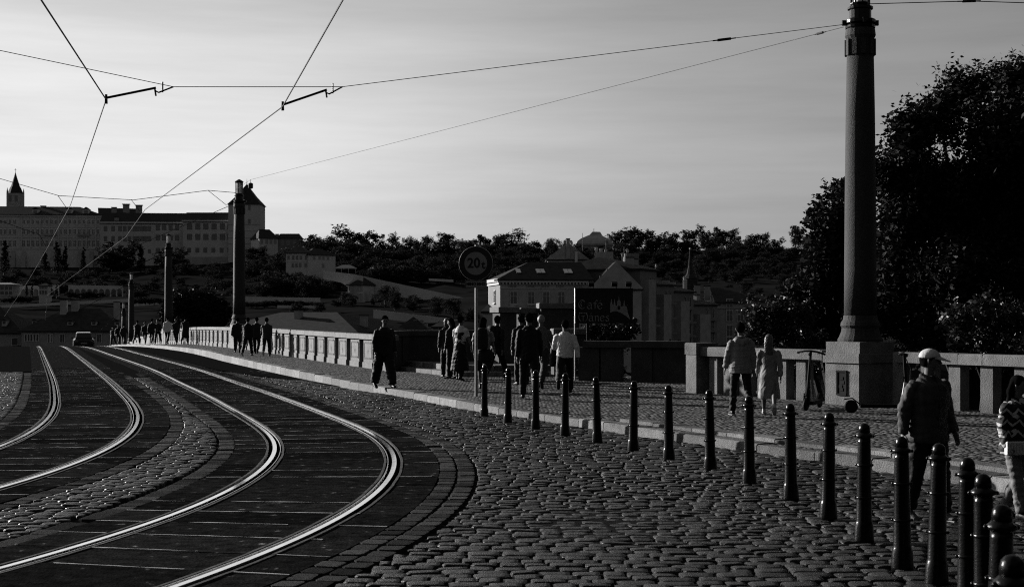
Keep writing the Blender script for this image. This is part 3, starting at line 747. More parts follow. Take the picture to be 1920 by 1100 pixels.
# ---------------------------------------------------------------- overhead line
def cable(name, label, pts, r, cat='wire', sag=0.0, grp='overhead tram wires', ins=()):
    P = [Vector(p) for p in pts]; Q = []
    for a, b in zip(P, P[1:]):
        k = 8 if sag else 1
        for i in range(k): t = i / k; q = a.lerp(b, t); q.z -= sag * 4 * t * (1 - t); Q.append(q)
    Q.append(P[-1])
    o = MB().tube(Q, r, 5).build(name, M_WIRE); tag(o, label, cat, grp)
    for (q, L) in ins:
        i = 0; d = (Q[i + 1] - Q[i]).normalized(); c = Q[i] + d * (Vector(q) - Q[i]).dot(d)
        mb = MB(); mb.tube([c - d * L * .5, c - d * L * .3, c - d * L * .28, c + d * L * .28, c + d * L * .3, c + d * L * .5], [.012, .012, .026, .026, .012, .012], 8)
        mb.build('insulator', M_WIRE, o)
    return o
zC = 5.6
def wz(x, y, z=zC): Y = (z - CH) * F / (YH - y); return Vector(((x - 960) * Y / F, Y, z))
w1 = [(-1.2, 9, zC), wz(660, -30), wz(643, 0), wz(530, 200), wz(272, 393), wz(236, 444), wz(167, 495), Vector((-49, 150, 4.2)), Vector((-64, 195, 1.5))]
cable('contact_wire', 'thick contact wire over the right-hand tram track, kinked at its registration arm', w1, .0115)
w2 = [(-5.0, 9, zC), wz(60, -30), wz(77, 0), wz(199, 187), wz(132, 385), wz(86, 470), Vector((-40, 118, 5.1)), Vector((-66, 185, 2))]
cable('contact_wire', 'thick contact wire over the left-hand tram track, kinked at its registration arm', w2, .0115)
cw1, cw2 = wz(530, 200), wz(199, 187)
e1, e2 = at(642, 163, 25.2), at(325, 163, 24.6)
colw = Vector((BX - .33, BY, 1.37 + 6.28))
cable('span_wire', 'thin span wire from the large lamp column across both tram tracks', [colw, e1, e2, at(0, 95, 23.5), at(-500, -20, 22)], .0065, ins=[(at(1360, 81, 27.4), .5)])
for (a, b, lab) in ((cw1, e1, 'black registration arm holding the right-hand contact wire'), (cw2, e2, 'black registration arm holding the left-hand contact wire')):
    T = empty('registration_arm', a, 0, lab, 'wire bracket', 'registration arms'); d = b - a
    MB().tube([(0, 0, .03), d * .74 + Vector((0, 0, .04))], .021, 8).build('arm_tube', M_IRON, T)
    k = MB(); k.tube([d * .72 + Vector((0, 0, -.0)), d * .78 + Vector((0, 0, -.05)), d], .014, 6); k.tube([d * .84 + Vector((0, 0, -.06)), d * .84 + Vector((0, 0, .12))], .014, 6); k.tube([d * .72 + Vector((0, 0, .05)), d * .74 + Vector((0, 0, -.1))], .016, 6); k.build('bracket', M_IRON, T)
    MB().tube([(0, 0, -.07), (0, 0, .09)], [.028, .022], 8).build('wire_clamp', M_IRON, T)
c2 = Vector((par_x(73) + .1, 73, walk_z(73) + 1.24 + 6.5))
cable('span_wire', 'long thin wire from the large lamp column to the second lamp column', [colw + Vector((0, 0, -.05)), at(470, 337, 70), c2 + Vector((0, 0, .4))], .006, ins=[(at(1467, 84.5, 28.5), .34)])
cable('span_wire', 'sagging span wire across the bridge at the second lamp column', [c2 + Vector((0, 0, .25)), at(390, 357, 73), at(250, 375, 73), at(110, 367, 73), at(0, 335, 73), at(-150, 280, 73)], .016)
hl = empty('hanging_lamp', at(470, 337, 70), 0, 'tiny lantern hanging on the wire beside the castle tower', 'lamp'); MB().tube([(0, 0, 0), (0, 0, -.15)], .012, 5).build('hook', M_IRON, hl); MB().lathe([(.05, -.15), (.12, -.2), (.12, -.4), (.08, -.44)], 8).build('lamp_body', M_IRON, hl)
for (x, y, x2, y2, Y, lab) in ((390, 357, 425, 385, 73, 'short drop wire left of the second lamp column'), (108, 366, 124, 389, 73, 'short drop wire above the palace roof'), (246, 374, 262, 396, 73, 'short drop wire beside the palace chimneys')):
    cable('drop_wire', lab, [at(x, y, Y), at(x2, y2, Y)], .014)
for (x, y, x2, y2, Y, Y2, lab) in ((430, 386, 235, 470, 73, 72, 'pull-off wire from the second lamp column down to the left'), (304, 476, 178, 534, 111, 108, 'pull-off wire from the third lamp column down to the left'), (238, 534, 147, 582, 151, 146, 'pull-off wire from the fourth lamp column down to the left'), (225, 588, 185, 622, 186, 180, 'pull-off wire from the farthest lamp column down to the left'), (0, 414, 74, 440, 73, 73, 'short dark wire crossing before the palace windows'), (74, 440, 86, 462, 73, 73, 'short steep dark wire before the palace windows'), (68, 517, 155, 520, 140, 140, 'thin cross wire that carries the diamond sign')):
    cable('pull_off_wire', lab, [at(x, y, Y), at(x2, y2, Y2)], .016 if Y < 100 else .03)
cable('feeder_wire', 'wire running off to the right above the big tree from the large lamp column', [Vector((BX + .2, BY, 8.06)), at(1820, 2.5, 28), at(2300, 18, 27)], .009, ins=[(at(1817, 2.5, 28), .45)])
ds = empty('diamond_sign', at(115, 525, 139.8), 0, 'small black diamond plate hanging over the bridge in front of the castle slope', 'sign')
MB().box(-.26, .26, -.02, .02, -.26, .26, 0, Matrix.Rotation(math.pi / 4, 4, 'Y')).build('plate', M_IRON, ds); MB().tube([(0, 0, .3), (0, 0, .6)], .015, 5).build('hanger', M_IRON, ds)

# ---------------------------------------------------------------- terrain, river
TX = [-300, 0, 200, 450, 560, 640, 750, 900, 1000, 1200, 1500, 1900, 2400]
TD = [215, 300, 380, 460, 540, 620, 700]
TY = [[668] * 13, [625] * 7 + [620] * 6,
      [600, 600, 598, 590, 588, 585, 580, 575, 570, 570, 565, 565, 565],
      [575, 575, 570, 565, 560, 555, 548, 545, 540, 535, 530, 530, 530],
      [548, 548, 545, 540, 535, 525, 522, 518, 512, 510, 505, 505, 505],
      [525, 522, 520, 505, 490, 483, 480, 478, 476, 474, 472, 470, 470],
      [505, 502, 500, 492, 482, 478, 476, 474, 472, 470, 468, 466, 466]]
TZ = np.array([[CH + (YH - y) * d / F for y in r] for d, r in zip(TD, TY)])
def hill_z(px, D):
    r = [float(np.interp(px, TX, TZ[i])) for i in range(len(TD))]
    return float(np.interp(D, TD, r))
cols = np.linspace(-300, 2400, 70); rws = list(np.linspace(205, 700, 40)) + [800, 1000, 1500]
v, f = [], []
for D in rws:
    for px in cols:
        z = hill_z(px, min(D, 700)) if D <= 1000 else -12
        if D < 214: z = -9.5
        z += 1.2 * mnoise.noise(Vector((px * .02, D * .03, 0))) * (1 if D > 230 else 0)
        v.append(((px - 960) * D / F, D, z))
nc = len(cols)
for j in range(len(rws) - 1):
    for k in range(nc - 1): a = j * nc + k; f.append((a, a + 1, a + nc + 1, a + nc))
tag(mesh_obj('hill', v, f, M_GRASS, None, True), None, kind='structure')
tag(mesh_obj('ground', [(-9000, -9000, -9), (9000, -9000, -9), (9000, 9000, -9), (-9000, 9000, -9)], [(0, 1, 2, 3)], M_GRASS), None, kind='structure')
tag(mesh_obj('water', [(-120, 30, -7), (260, 30, -7), (260, 214, -7), (-120, 214, -7)], [(0, 1, 2, 3)], M_WATER), None, kind='structure')

# ---------------------------------------------------------------- buildings
WCACHE = {}
def window_mesh(w, h, style, fm):
    key = (round(w, 2), round(h, 2), style, fm.name)
    if key in WCACHE: return WCACHE[key]
    mb = MB(); e = max(.09, w * .10); p = .10
    mb.box(-w / 2, w / 2, -.02, .05, 0, h, 1)                                          # pane
    for a, b, c, d in ((-w / 2 - e, -w / 2, -e, h + e), (w / 2, w / 2 + e, -e, h + e), (-w / 2, w / 2, h, h + e), (-w / 2, w / 2, -e, 0)): mb.box(a, b, -p, .05, c, d, 0)
    t = max(.05, w * .05)
    if style > 0: mb.box(-t / 2, t / 2, -.06, .0, 0.001, h - .001, 0)
    if style > 1: mb.box(-w / 2, w / 2, -.055, .0, h * .62 - t / 2, h * .62 + t / 2, 0)
    if style > 2: mb.box(-w / 2 - e * 2, w / 2 + e * 2, -.3, .0, -e - .12, -e, 0)        # sill
    if style > 3: mb.box(-w / 2 - e * 1.5, w / 2 + e * 1.5, -.22, .0, h + e, h + e + .2, 0)
    me = bpy.data.meshes.new('window'); me.from_pydata([tuple(q) for q in mb.v], [], mb.f); me.materials.append(fm); me.materials.append(M_GLASS)
    me.polygons.foreach_set('material_index', mb.m); WCACHE[key] = me; return me
class House:
    def __init__(s, name, label, pA, pB, depth, z0, z1, wall, roof, kind='hip', rise=6, over=.5, inset=None, cat='building', group=None):
        A, B = Vector(pA), Vector(pB); s.L = (B - A).length; t = (B - A).normalized()
        s.T = empty(name, (A.x, A.y, z0), math.atan2(t.y, t.x), label, cat, group); s.D = depth; s.h = z1 - z0; s.z0 = z0; s.A = A; s.t = t
        L, D, h = s.L, depth, s.h
        MB().box(0, L, 0, D, -3, h).build('wall', wall, s.T)
        o = over; r = rise
        i = inset if inset is not None else min(D / 2, L / 2)
        e = [(-o, -o, h), (L + o, -o, h), (L + o, D + o, h), (-o, D + o, h)]
        th = .25
        if kind == 'hip': top = [(i, D / 2, h + r), (L - i, D / 2, h + r)]; F_ = [(0, 1, 5, 4), (1, 2, 5), (2, 3, 4, 5), (3, 0, 4)]
        elif kind == 'hipleft': top = [(i, D / 2, h + r), (L, D / 2, h + r)]; F_ = [(0, 1, 5, 4), (1, 2, 5), (2, 3, 4, 5), (3, 0, 4)]
        elif kind == 'gable': top = [(-o, D / 2, h + r), (L + o, D / 2, h + r)]; F_ = [(0, 1, 5, 4), (1, 2, 5), (2, 3, 4, 5), (3, 0, 4)]
        elif kind == 'gablefront': top = [(L / 2, -o, h + r), (L / 2, D + o, h + r)]; F_ = [(0, 1, 4), (1, 2, 5, 4), (2, 3, 5), (3, 0, 4, 5)]
        elif kind == 'pyramid': top = [(L / 2 - .01, D / 2, h + r), (L / 2 + .01, D / 2, h + r)]; F_ = [(0, 1, 5, 4), (1, 2, 5), (2, 3, 4, 5), (3, 0, 4)]
        else: top = None
        s.roof = None
        if top:
            v = e + top; low = [(x, y, z - th) for x, y, z in e]; v = v + low
            F2 = F_ + [(0, 6, 7, 1), (1, 7, 8, 2), (2, 8, 9, 3), (3, 9, 6, 0), (6, 9, 8, 7)]
            mats = [roof]; mi = None
            if kind in ('gable', 'gablefront'):
                mi = [1 if len(q) == 3 else 0 for q in F2]; mats = [roof, wall]
            s.roof = mesh_obj('roof', v, F2, mats, s.T, False, mi)
        s.wall_m = wall
    def ux(s, px):                           # photo column -> distance along the facade
        sl = (px - 960) / F; return (sl * s.A.y - s.A.x) / (s.t.x - sl * s.t.y)
    def uz(s, py, u=None):
        u = s.L / 2 if u is None else u; Y = s.A.y + s.t.y * u; return CH + (YH - py) * Y / F - s.z0
    def win(s, u, z, w, h, style=2, fm=None, parent=None):
        o = bpy.data.objects.new('window', window_mesh(w, h, style, fm or M_TRIM)); COL.objects.link(o); o.parent = s.T; o.location = (u, -.001, z - h / 2); return o
    def grid(s, pxs, pys, w, h, style=2, fm=None):
        for py in pys:
            for px in pxs:
                u = s.ux(px)
                if .5 < u < s.L - .5: s.win(u, s.uz(py, u), w, h, style, fm)
    def band(s, py, hh, proud, m=None, name='cornice'):
        z = s.uz(py); MB().box(-proud, s.L + proud, -proud, -.002, z - hh / 2, z + hh / 2).build(name, m or M_TRIM, s.T)
    def chimney(s, px, py0, py1, w, d=1.2, y=None, m=None):
        u = s.ux(px); y = s.D * .45 if y is None else y; z1 = s.uz(py0, u); z0 = s.uz(py1, u)
        b = MB(); b.box(u - w / 2, u + w / 2, y, y + d, z0 - 1.5, z1 - .15 * w, 0); b.box(u - w / 2 - .1 * w, u + w / 2 + .1 * w, y - .1 * w, y + d + .1 * w, z1 - .15 * w, z1, 1)
        b.build('chimney', [m or M_WALLM, M_ROOF], s.roof or s.T)
    def dormer(s, px, py0, py1, w, y=1.0, dep=2.5, m=None):
        u = s.ux(px); z1 = s.uz(py0, u); z0 = s.uz(py1, u); b = MB()
        b.box(u - w / 2, u + w / 2, y, y + dep, z0 - .3, z1, 0)
        b.add([(u - w / 2 - .15, y - .15, z1), (u + w / 2 + .15, y - .15, z1), (u + w / 2 + .15, y + dep, z1), (u - w / 2 - .15, y + dep, z1), (u, y - .15, z1 + w * .4), (u, y + dep, z1 + w * .4)], [(0, 1, 4), (1, 2, 5, 4), (2, 3, 5), (3, 0, 4, 5)], 1)
        b.box(u - w * .28, u + w * .28, y - .04, y + .01, z0 + (z1 - z0) * .15, z1 - (z1 - z0) * .15, 2)
        b.build('dormer', [m or M_WALLM, M_ROOF, M_GLASS], s.roof or s.T)
def PX(px, Y): return ((px - 960) * Y / F, Y)
def ZY(py, Y): return CH + (YH - py) * Y / F
M_PAL = mat('palace_stucco', .27, .85, var=.15, scale=.12, bump=.2, bscale=1)  # wall colour lightened in place of haze before the palace
M_PALW = mat('palace_window_frame', .42, .8, var=.1)
M_CAS = mat('castle_plaster', .27, .88, var=.14, scale=.1, bump=.2, bscale=1)  # likewise lightened, haze over the far walls put into the colour
M_CASD = mat('castle_rough', .17, .9, var=.25, scale=.3, bump=.4, bscale=2)
M_WDARK = mat('dark_window_frame', .05, .7)

# castle: palace
h = House('palace', 'long grey baroque palace with three rows of windows below the spire', PX(-90, 716), PX(190, 724), 26, ZY(500, 720), ZY(402, 720), M_PAL, M_ROOF, 'hip', 5.0, .9)
h.grid([-60 + 8.75 * i for i in range(11)] + [44.5 + 8.7 * i for i in range(17)], (416,), 1.3, 2.0, 2, M_PALW); h.grid([-60 + 8.75 * i for i in range(11)] + [44.5 + 8.7 * i for i in range(17)], (434.5,), 1.35, 2.5, 4, M_PALW)
h.grid([-60 + 8.75 * i for i in range(11)] + [44.5 + 8.7 * i for i in range(17)], (456.5,), 1.5, 3.0, 2, M_PALW)
h.band(404, 1.2, .5, M_PAL); h.band(444.5, .5, .25, M_PAL); h.band(466, .6, .3, M_PAL); h.band(426, .3, .2, M_PAL)
for px in (65, 128, 160): h.dormer(px, 392, 402, 3.2, 1.5, 5, M_PAL)
for px in [44.5 + 17.4 * i - 4.3 for i in range(9)]:
    u = h.ux(px); MB().box(u - .35, u + .35, -.28, -.003, h.uz(466) + .4, h.h - .8).build('pilaster', M_PAL, h.T)
for px in (94, 157): u = h.ux(px); MB().box(u - 3, u + 3, -1.3, -.003, h.uz(442), h.uz(438)).build('balcony', M_CASD, h.T)
for px in (25, 45, 100, 150, 172, 188):                       # sloping buttresses of the foot wall
    u = h.ux(px); mesh_obj('buttress', [(u - 1.2, -3.2, -3), (u + 1.2, -3.2, -3), (u + 1, -.002, h.uz(470)), (u - 1, -.002, h.uz(470)), (u - 1.2, 0, -3), (u + 1.2, 0, -3)], [(0, 1, 2, 3), (1, 5, 2), (0, 3, 4)], M_CASD, h.T)
h.chimney(71, 382, 388, 2.4, y=12); h.chimney(211, 387, 402, 2.4, y=4); h.chimney(228, 378, 396, 3.2, y=14); h.chimney(252.5, 380, 398, 3.2, y=14)
# wing between palace and long house
House('castle_wing', 'recessed castle wing with a dark roof joining palace and long house', PX(186, 732), PX(262, 738), 18, ZY(500, 735), ZY(404, 735), M_PAL, M_ROOF, 'gable', 4.4, .5)
# long house
h = House('castle_house', 'long pale castle house with a dark roof left of the square tower', PX(188, 700), PX(350, 704), 20, ZY(495, 702), ZY(419, 702), M_CAS, M_ROOF, 'gable', 5.9, .5)
h.grid((198, 212, 225, 234, 243, 252, 259, 266.5, 273, 280), (428.5, 447.5), 1.35, 2.3, 2, M_WDARK); h.grid((296, 308, 320, 332), (426.5, 445.5, 470), 1.6, 2.4, 2, M_WDARK); h.grid((196, 240, 266, 280), (471,), 1.2, 1.8, 2, M_WDARK)
h.band(417.5, .8, .4); h.band(444.5 - 1, .01, .01); h.chimney(217, 406, 420, 2.2, y=2)
h = House('castle_house', 'pale castle house with large dark windows directly left of the square tower', PX(343, 696), PX(440, 696), 20, ZY(492, 696), ZY(415.5, 696), M_CAS, M_ROOF, 'gable', 5.2, .5)
h.grid((355.5, 371, 386, 401.5, 417, 431), (424.5, 444), 2.0, 2.5, 2, M_WDARK); h.grid((354.5, 370, 385, 400, 415.5, 430), (469,), 1.5, 2.0, 2, M_WDARK); h.band(414.5, .9, .5)
MB().box(-2, h.L, -3, -.003, -3, h.uz(482)).build('foot_wall', M_CASD, h.T)
# tower
TWD = 690
h = House('castle_tower', 'square castle tower with a steep dark pyramid roof', PX(428, TWD), PX(487, TWD), 15, ZY(480, TWD), ZY(383.5, TWD), M_CAS, M_ROOF, None)
L, D, H_ = h.L, 15, h.h
rf = mesh_obj('roof', [(-.6, -.6, H_), (L + .6, -.6, H_), (L + .6, D + .6, H_), (-.6, D + .6, H_), (3.2, 3.2, H_ + 4.4), (L - 3.2, 3.2, H_ + 4.4), (L - 3.2, D - 3.2, H_ + 4.4), (3.2, D - 3.2, H_ + 4.4), (L / 2 - .15, D / 2, H_ + 10.6), (L / 2 + .15, D / 2, H_ + 10.6)],
              [(0, 1, 5, 4), (1, 2, 6, 5), (2, 3, 7, 6), (3, 0, 4, 7), (4, 5, 9, 8), (5, 6, 9), (6, 7, 8, 9), (7, 4, 8), (3, 2, 1, 0)], M_ROOF, h.T)
MB().tube([(L / 2, D / 2, H_ + 10.4), (L / 2, D / 2, H_ + 13.2)], [.18, .05], 5).build('finial', M_IRON, rf)
h.grid((467.5,), (389, 415), 1.0, 2.2, 0, M_CASD); h.grid((443,), (470,), 1, 2, 0, M_CASD)
for py in (421, 433, 446, 457): h.band(py, .25, .12, M_CASD, 'string_course')
# spire of the church behind
SD = 860; c = at(29, 386, SD); sp = empty('church_tower', (c.x, SD, c.z - 8), 0, 'slender church spire rising above the palace roof', 'church tower')
r = 12.5 * SD / F; zt = ZY(363, SD) - c.z + 8
MB().box(-r, r, -r, r, 0, zt).build('shaft', M_CASD, sp)
sr = MB(); sr.lathe([(r * 1.12, zt), (r * .82, zt + 3.2), (r * .62, zt + 4.6), (r * .1, ZY(327, SD) - c.z + 8), (.04, ZY(322, SD) - c.z + 8)], 8, ph=math.pi / 8); so = sr.build('spire', M_ROOF, sp)
for sx in (-1, 1):
    for sy in (-1, 1): MB().lathe([(.55, zt), (.5, zt + 1.2), (.05, zt + 3.4)], 4, (sx * r * .9, sy * r * .9, 0)).build('pinnacle', M_ROOF, so)
for dx in (-.45, .45): MB().box(dx * r * 1.0 - .9, dx * r + .9, -r - .05, -r + .02, zt - 5.2, zt - 1.4).build('belfry_opening', M_GLASS, sp)
cr_ = MB(); zt2 = ZY(322, SD) - c.z + 8; cr_.tube([(0, 0, zt2 - .4), (0, 0, zt2 + 2)], .12, 4); cr_.tube([(-.6, 0, zt2 + 1.2), (.6, 0, zt2 + 1.2)], .1, 4); cr_.build('cross', M_IRON, so)
# small houses right of the tower
h = House('castle_gatehouse', 'small pale house with a sloping dark roof just right of the tower', PX(486, 672), PX(521, 676), 14, ZY(482, 676), ZY(447, 676), M_CAS, M_ROOF, 'hip', 4.6, .5, 2)
h.grid((491, 500, 508, 516), (453,), 1.1, 2, 0, M_CASD)
h = House('roofless_house', 'dark flat-topped house on the skyline between tower and trees', PX(519, 676), PX(562, 676), 10, ZY(480, 676), ZY(446, 676), M_WALLD, M_ROOF, 'hip', 2.3, .4, 1)
h.grid((530, 540, 552), (455,), 1.2, 2, 0, M_CASD); h.chimney(518, 438, 448, 1.5, y=2)
# villa with two floors on the slope
h = House('terrace_villa', 'pale two-storey villa with a dark hip roof among trees below the ridge', PX(536, 518), PX(578, 518), 12, ZY(515, 518), ZY(474, 518), M_CAS, M_ROOF, 'hip', 3.0, .5, 4)
h.grid((541, 550, 557, 564, 574), (483,), .8, 1.5, 1, M_TRIM); h.grid((549, 556, 563, 573), (497,), .8, 1.5, 1, M_TRIM); h.band(490, .35, .15)
h = House('terrace_villa_wing', 'right-hand wing of the two-storey villa below the ridge', PX(578.5, 517), PX(629, 522), 12, ZY(515, 508), ZY(475, 508), M_CAS, M_ROOF, 'hip', 2.6, .5, 4)
h.grid((589, 599, 606, 615), (483,), .8, 1.5, 1, M_TRIM); h.grid((606,), (498,), .8, 1.5, 1, M_TRIM)
# garden tents
def tent(px0, px1, py0, py1, pyb, Y, label):
    a, b = PX(px0, Y)[0], PX(px1, Y)[0]; zt, ze, zb = ZY(py0, Y), ZY(py1, Y), ZY(pyb, Y); w = b - a
    T = empty('garden_tent', (a, Y, zb), 0, label, 'tent', 'garden tents on the slope')
    mesh_obj('canopy', [(0, 0, ze - zb), (w, 0, ze - zb), (w, 4, ze - zb), (0, 4, ze - zb), (w * .35, 2, zt - zb), (w * .7, 2, zt - zb), (0, 0, ze - zb - .3), (w, 0, ze - zb - .3), (w, 4, ze - zb - .3), (0, 4, ze - zb - .3)], [(0, 1, 5, 4), (1, 2, 5), (2, 3, 4, 5), (3, 0, 4), (0, 6, 7, 1), (1, 7, 8, 2), (3, 9, 6, 0)], M_TRIM, T)
    for x in np.linspace(.05, w - .05, 4): MB().tube([(x, .05, -.5), (x, .05, ze - zb - .3)], .07, 5).build('pole', M_TRIM, T)
tent(627, 667, 496, 502, 510, 500, 'long white garden tent above the sloping retaining wall'); tent(690, 704, 500.5, 504.5, 511, 505, 'small white garden tent right of the long one')
# pavilion villa
h = House('pavilion', 'small pale pavilion with a dark hip roof beside the sloping wall', PX(652, 420), PX(679, 418), 7, ZY(575, 420), ZY(533.5, 420), M_CAS, M_ROOF, 'hip', 2.3, .5, 1.6)
h.grid((656.5, 664.5, 672.5), (540.5,), .75, 1.25, 1, M_TRIM); h.grid((672, 660), (560,), .9, 1.8, 0, M_TRIM); h.band(549, .3, .2)
h2 = House('pavilion_wing', 'right-hand side wing of the small pale pavilion', PX(679.3, 418), PX(694, 424), 4, ZY(575, 420), ZY(534, 420), M_WALLM, M_ROOF, 'hip', 1.5, .3, 1)
h2.grid((686,), (541,), .6, 1.1, 0)
for (xa, ya, xb, yb, lab) in ((652, 545, 632, 562, 'stepped garden stair wall left of the pavilion'), (692, 545, 708, 562, 'stepped garden stair wall right of the pavilion')):
    st2 = empty('stair_wall', (0, 0, 0), 0, lab, 'stair wall', 'stair walls of the pavilion')
    n_ = 6
    for i in range(n_):
        x0 = xa + (xb - xa) * i / n_; x1 = xa + (xb - xa) * (i + 1) / n_; y0 = ya + (yb - ya) * (i + .5) / n_; q0, q1 = sorted((PX(x0, 419)[0], PX(x1, 419)[0]))
        MB().box(q0, q1 - .01, 419, 419.6, ZY(582, 419), ZY(y0, 419)).build('stair_block', M_WALLP, st2)
# sloping retaining wall, terraces
def ribbon(name, label, pts, m, th=.6, cat='wall', group=None):    # pts: (px, py_top, py_bottom, Y)
    v, f = [], []
    for (px, y0, y1, Y) in pts:
        a = at(px, y0, Y); b = at(px, y1, Y)
        v += [tuple(b), tuple(a), (a.x, a.y + th, a.z), (b.x, b.y + th, b.z)]
    for j in range(len(pts) - 1):
        for k in range(4): f.append((j * 4 + k, j * 4 + (k + 1) % 4, (j + 1) * 4 + (k + 1) % 4, (j + 1) * 4 + k))
    f.append((3, 2, 1, 0)); e = (len(pts) - 1) * 4; f.append((e, e + 1, e + 2, e + 3))
    return tag(mesh_obj(name, v, f, m), label, cat, group)
ribbon('retaining_wall', 'long pale retaining wall slanting down the slope to the right', [(606, 507, 522, 428), (640, 511, 530, 427), (664, 514, 545, 426), (720, 526, 552, 424), (800, 543, 566, 421), (880, 560, 580, 418), (940, 573, 592, 415)], M_CAS)
for (pts, lab) in (([(455, 556, 566, 430), (600, 558, 566, 430)], 'low pale terrace wall below the castle slope, upper one'), ([(520, 572, 577, 400), (592, 573, 578, 400)], 'low pale terrace wall below the castle slope, lower one'),
                   ([(0, 537, 552, 480), (110, 534, 556, 480)], 'pale garden terrace wall behind the little pavilion at the left'), ([(128, 534, 556, 470), (230, 536, 556, 470)], 'arcaded terrace wall right of the diamond sign'),
                   ([(0, 572, 577, 420), (240, 560, 566, 420)], 'thin pale terrace wall above the left roofs'), ([(240, 562, 575, 430), (330, 556, 568, 430)], 'terrace wall between the third and fourth lamp columns'),
                   ([(700, 580, 596, 330), (800, 592, 606, 330), (860, 600, 612, 330)], 'pale garden wall below the slope behind the man in the dark coat'), ([(804, 522, 526, 470), (850, 524, 529, 470)], 'short pale ledge in the vineyard')):
    tw_ = ribbon('terrace_wall', lab, pts, M_CAS, group='terrace walls')
    if 'arcaded' in lab or 'little pavilion' in lab:
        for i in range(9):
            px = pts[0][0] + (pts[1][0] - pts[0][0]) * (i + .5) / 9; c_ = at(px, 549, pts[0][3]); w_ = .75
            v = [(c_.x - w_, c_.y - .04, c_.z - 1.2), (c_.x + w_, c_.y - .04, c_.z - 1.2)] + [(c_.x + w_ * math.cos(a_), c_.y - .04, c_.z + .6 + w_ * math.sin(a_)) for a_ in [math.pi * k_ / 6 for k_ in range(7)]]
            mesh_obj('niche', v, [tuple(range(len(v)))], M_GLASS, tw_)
h = House('garden_pavilion', 'tiny garden pavilion with arched windows on the left terrace', PX(73, 470), PX(90, 470), 4, ZY(553, 470), ZY(535.5, 470), M_CAS, M_ROOF, 'hip', .9, .3, 1)
h.grid((76, 81, 86), (539,), .6, .9, 1); h.grid((76, 81, 86), (548,), .7, 1.2, 0)
h = House('terrace_house', 'flat-roofed pale terrace house at the left frame edge', PX(-40, 465), PX(25, 465), 6, ZY(555, 465), ZY(533, 465), M_WALLM, M_ROOFL, 'hip', .6, .8, 2); h.grid((4, 12, 20), (540, 549), 1.2, 1.2, 0)

# houses at the far end of the bridge
h = House('bridgehead_house', 'low house with a steep dark roof and pale chimneys behind the car', PX(40, 236), PX(229, 236), 13, ZY(668, 236), ZY(619.5, 236), M_WALLM, M_ROOF, 'hip', 3.7, .5, 5.5)
h.grid((92.5, 96.5), (634,), .35, 1.3, 1, M_TRIM); h.grid((44, 48.5, 54, 59, 65, 70.5), (633,), .3, 1.1, 0, M_TRIM); h.grid((117, 186), (634,), .7, 1.3, 1); h.band(620.5, .35, .25)
for px in (127, 172, 216): h.dormer(px, 603, 609, .9, 1.2, 2.0, M_WALLP)
h.chimney(102, 560, 580, 1.0, 1.0, 4.5, M_WALLP); h.chimney(120.5, 560, 578, 1.15, 1.0, 5.5, M_WALLP); h.chimney(200, 564, 582, .8, 1.0, 5.5, M_WALLP)
h = House('bridgehead_house', 'low house with a dark mansard roof at the left frame edge', PX(-120, 240), PX(39, 240), 14, ZY(668, 240), ZY(623, 240), M_WALLM, M_ROOF, 'hip', 4.4, .5, 6)
for px in (3, 60, 74): h.dormer(px, 601, 608, .8, 1.2, 2.0, M_WALLP)
h.grid((28,), (640,), 1.0, 1.2, 0)
h = House('riverside_hall', 'long dark roof just above the bridge parapet behind the group of four', PX(385, 190), PX(668, 182), 16, ZY(670, 186), ZY(622, 186), M_WALLD, M_ROOF, 'hip', 2.6, .5, 7)
h.chimney(521, 580, 604, .8, 1.0, 5, M_WALLM); h.chimney(646, 590, 606, .75, 1.0, 5, M_WALLM)
h = House('riverside_house', 'small dark pyramid roof behind the parapet right of the man in the dark coat', PX(745, 200), PX(800, 200), 6, ZY(650, 200), ZY(619, 200), M_WALLD, M_ROOF, 'hip', 1.9, .4, 2)
h.chimney(777, 598, 612, .6, .8, 2, M_WALLM); h.chimney(789, 600, 613, .45, .8, 2, M_WALLM); h.chimney(797, 605, 615, .45, .6, 2, M_WALLM)
h = House('riverside_house', 'small pale house peeping over the bay wall', PX(812, 205), PX(835, 205), 5, ZY(650, 205), ZY(612, 205), M_WALLM, M_ROOF, 'hip', .8, .3, 1); h.grid((818, 826), (616,), .4, .5, 0)

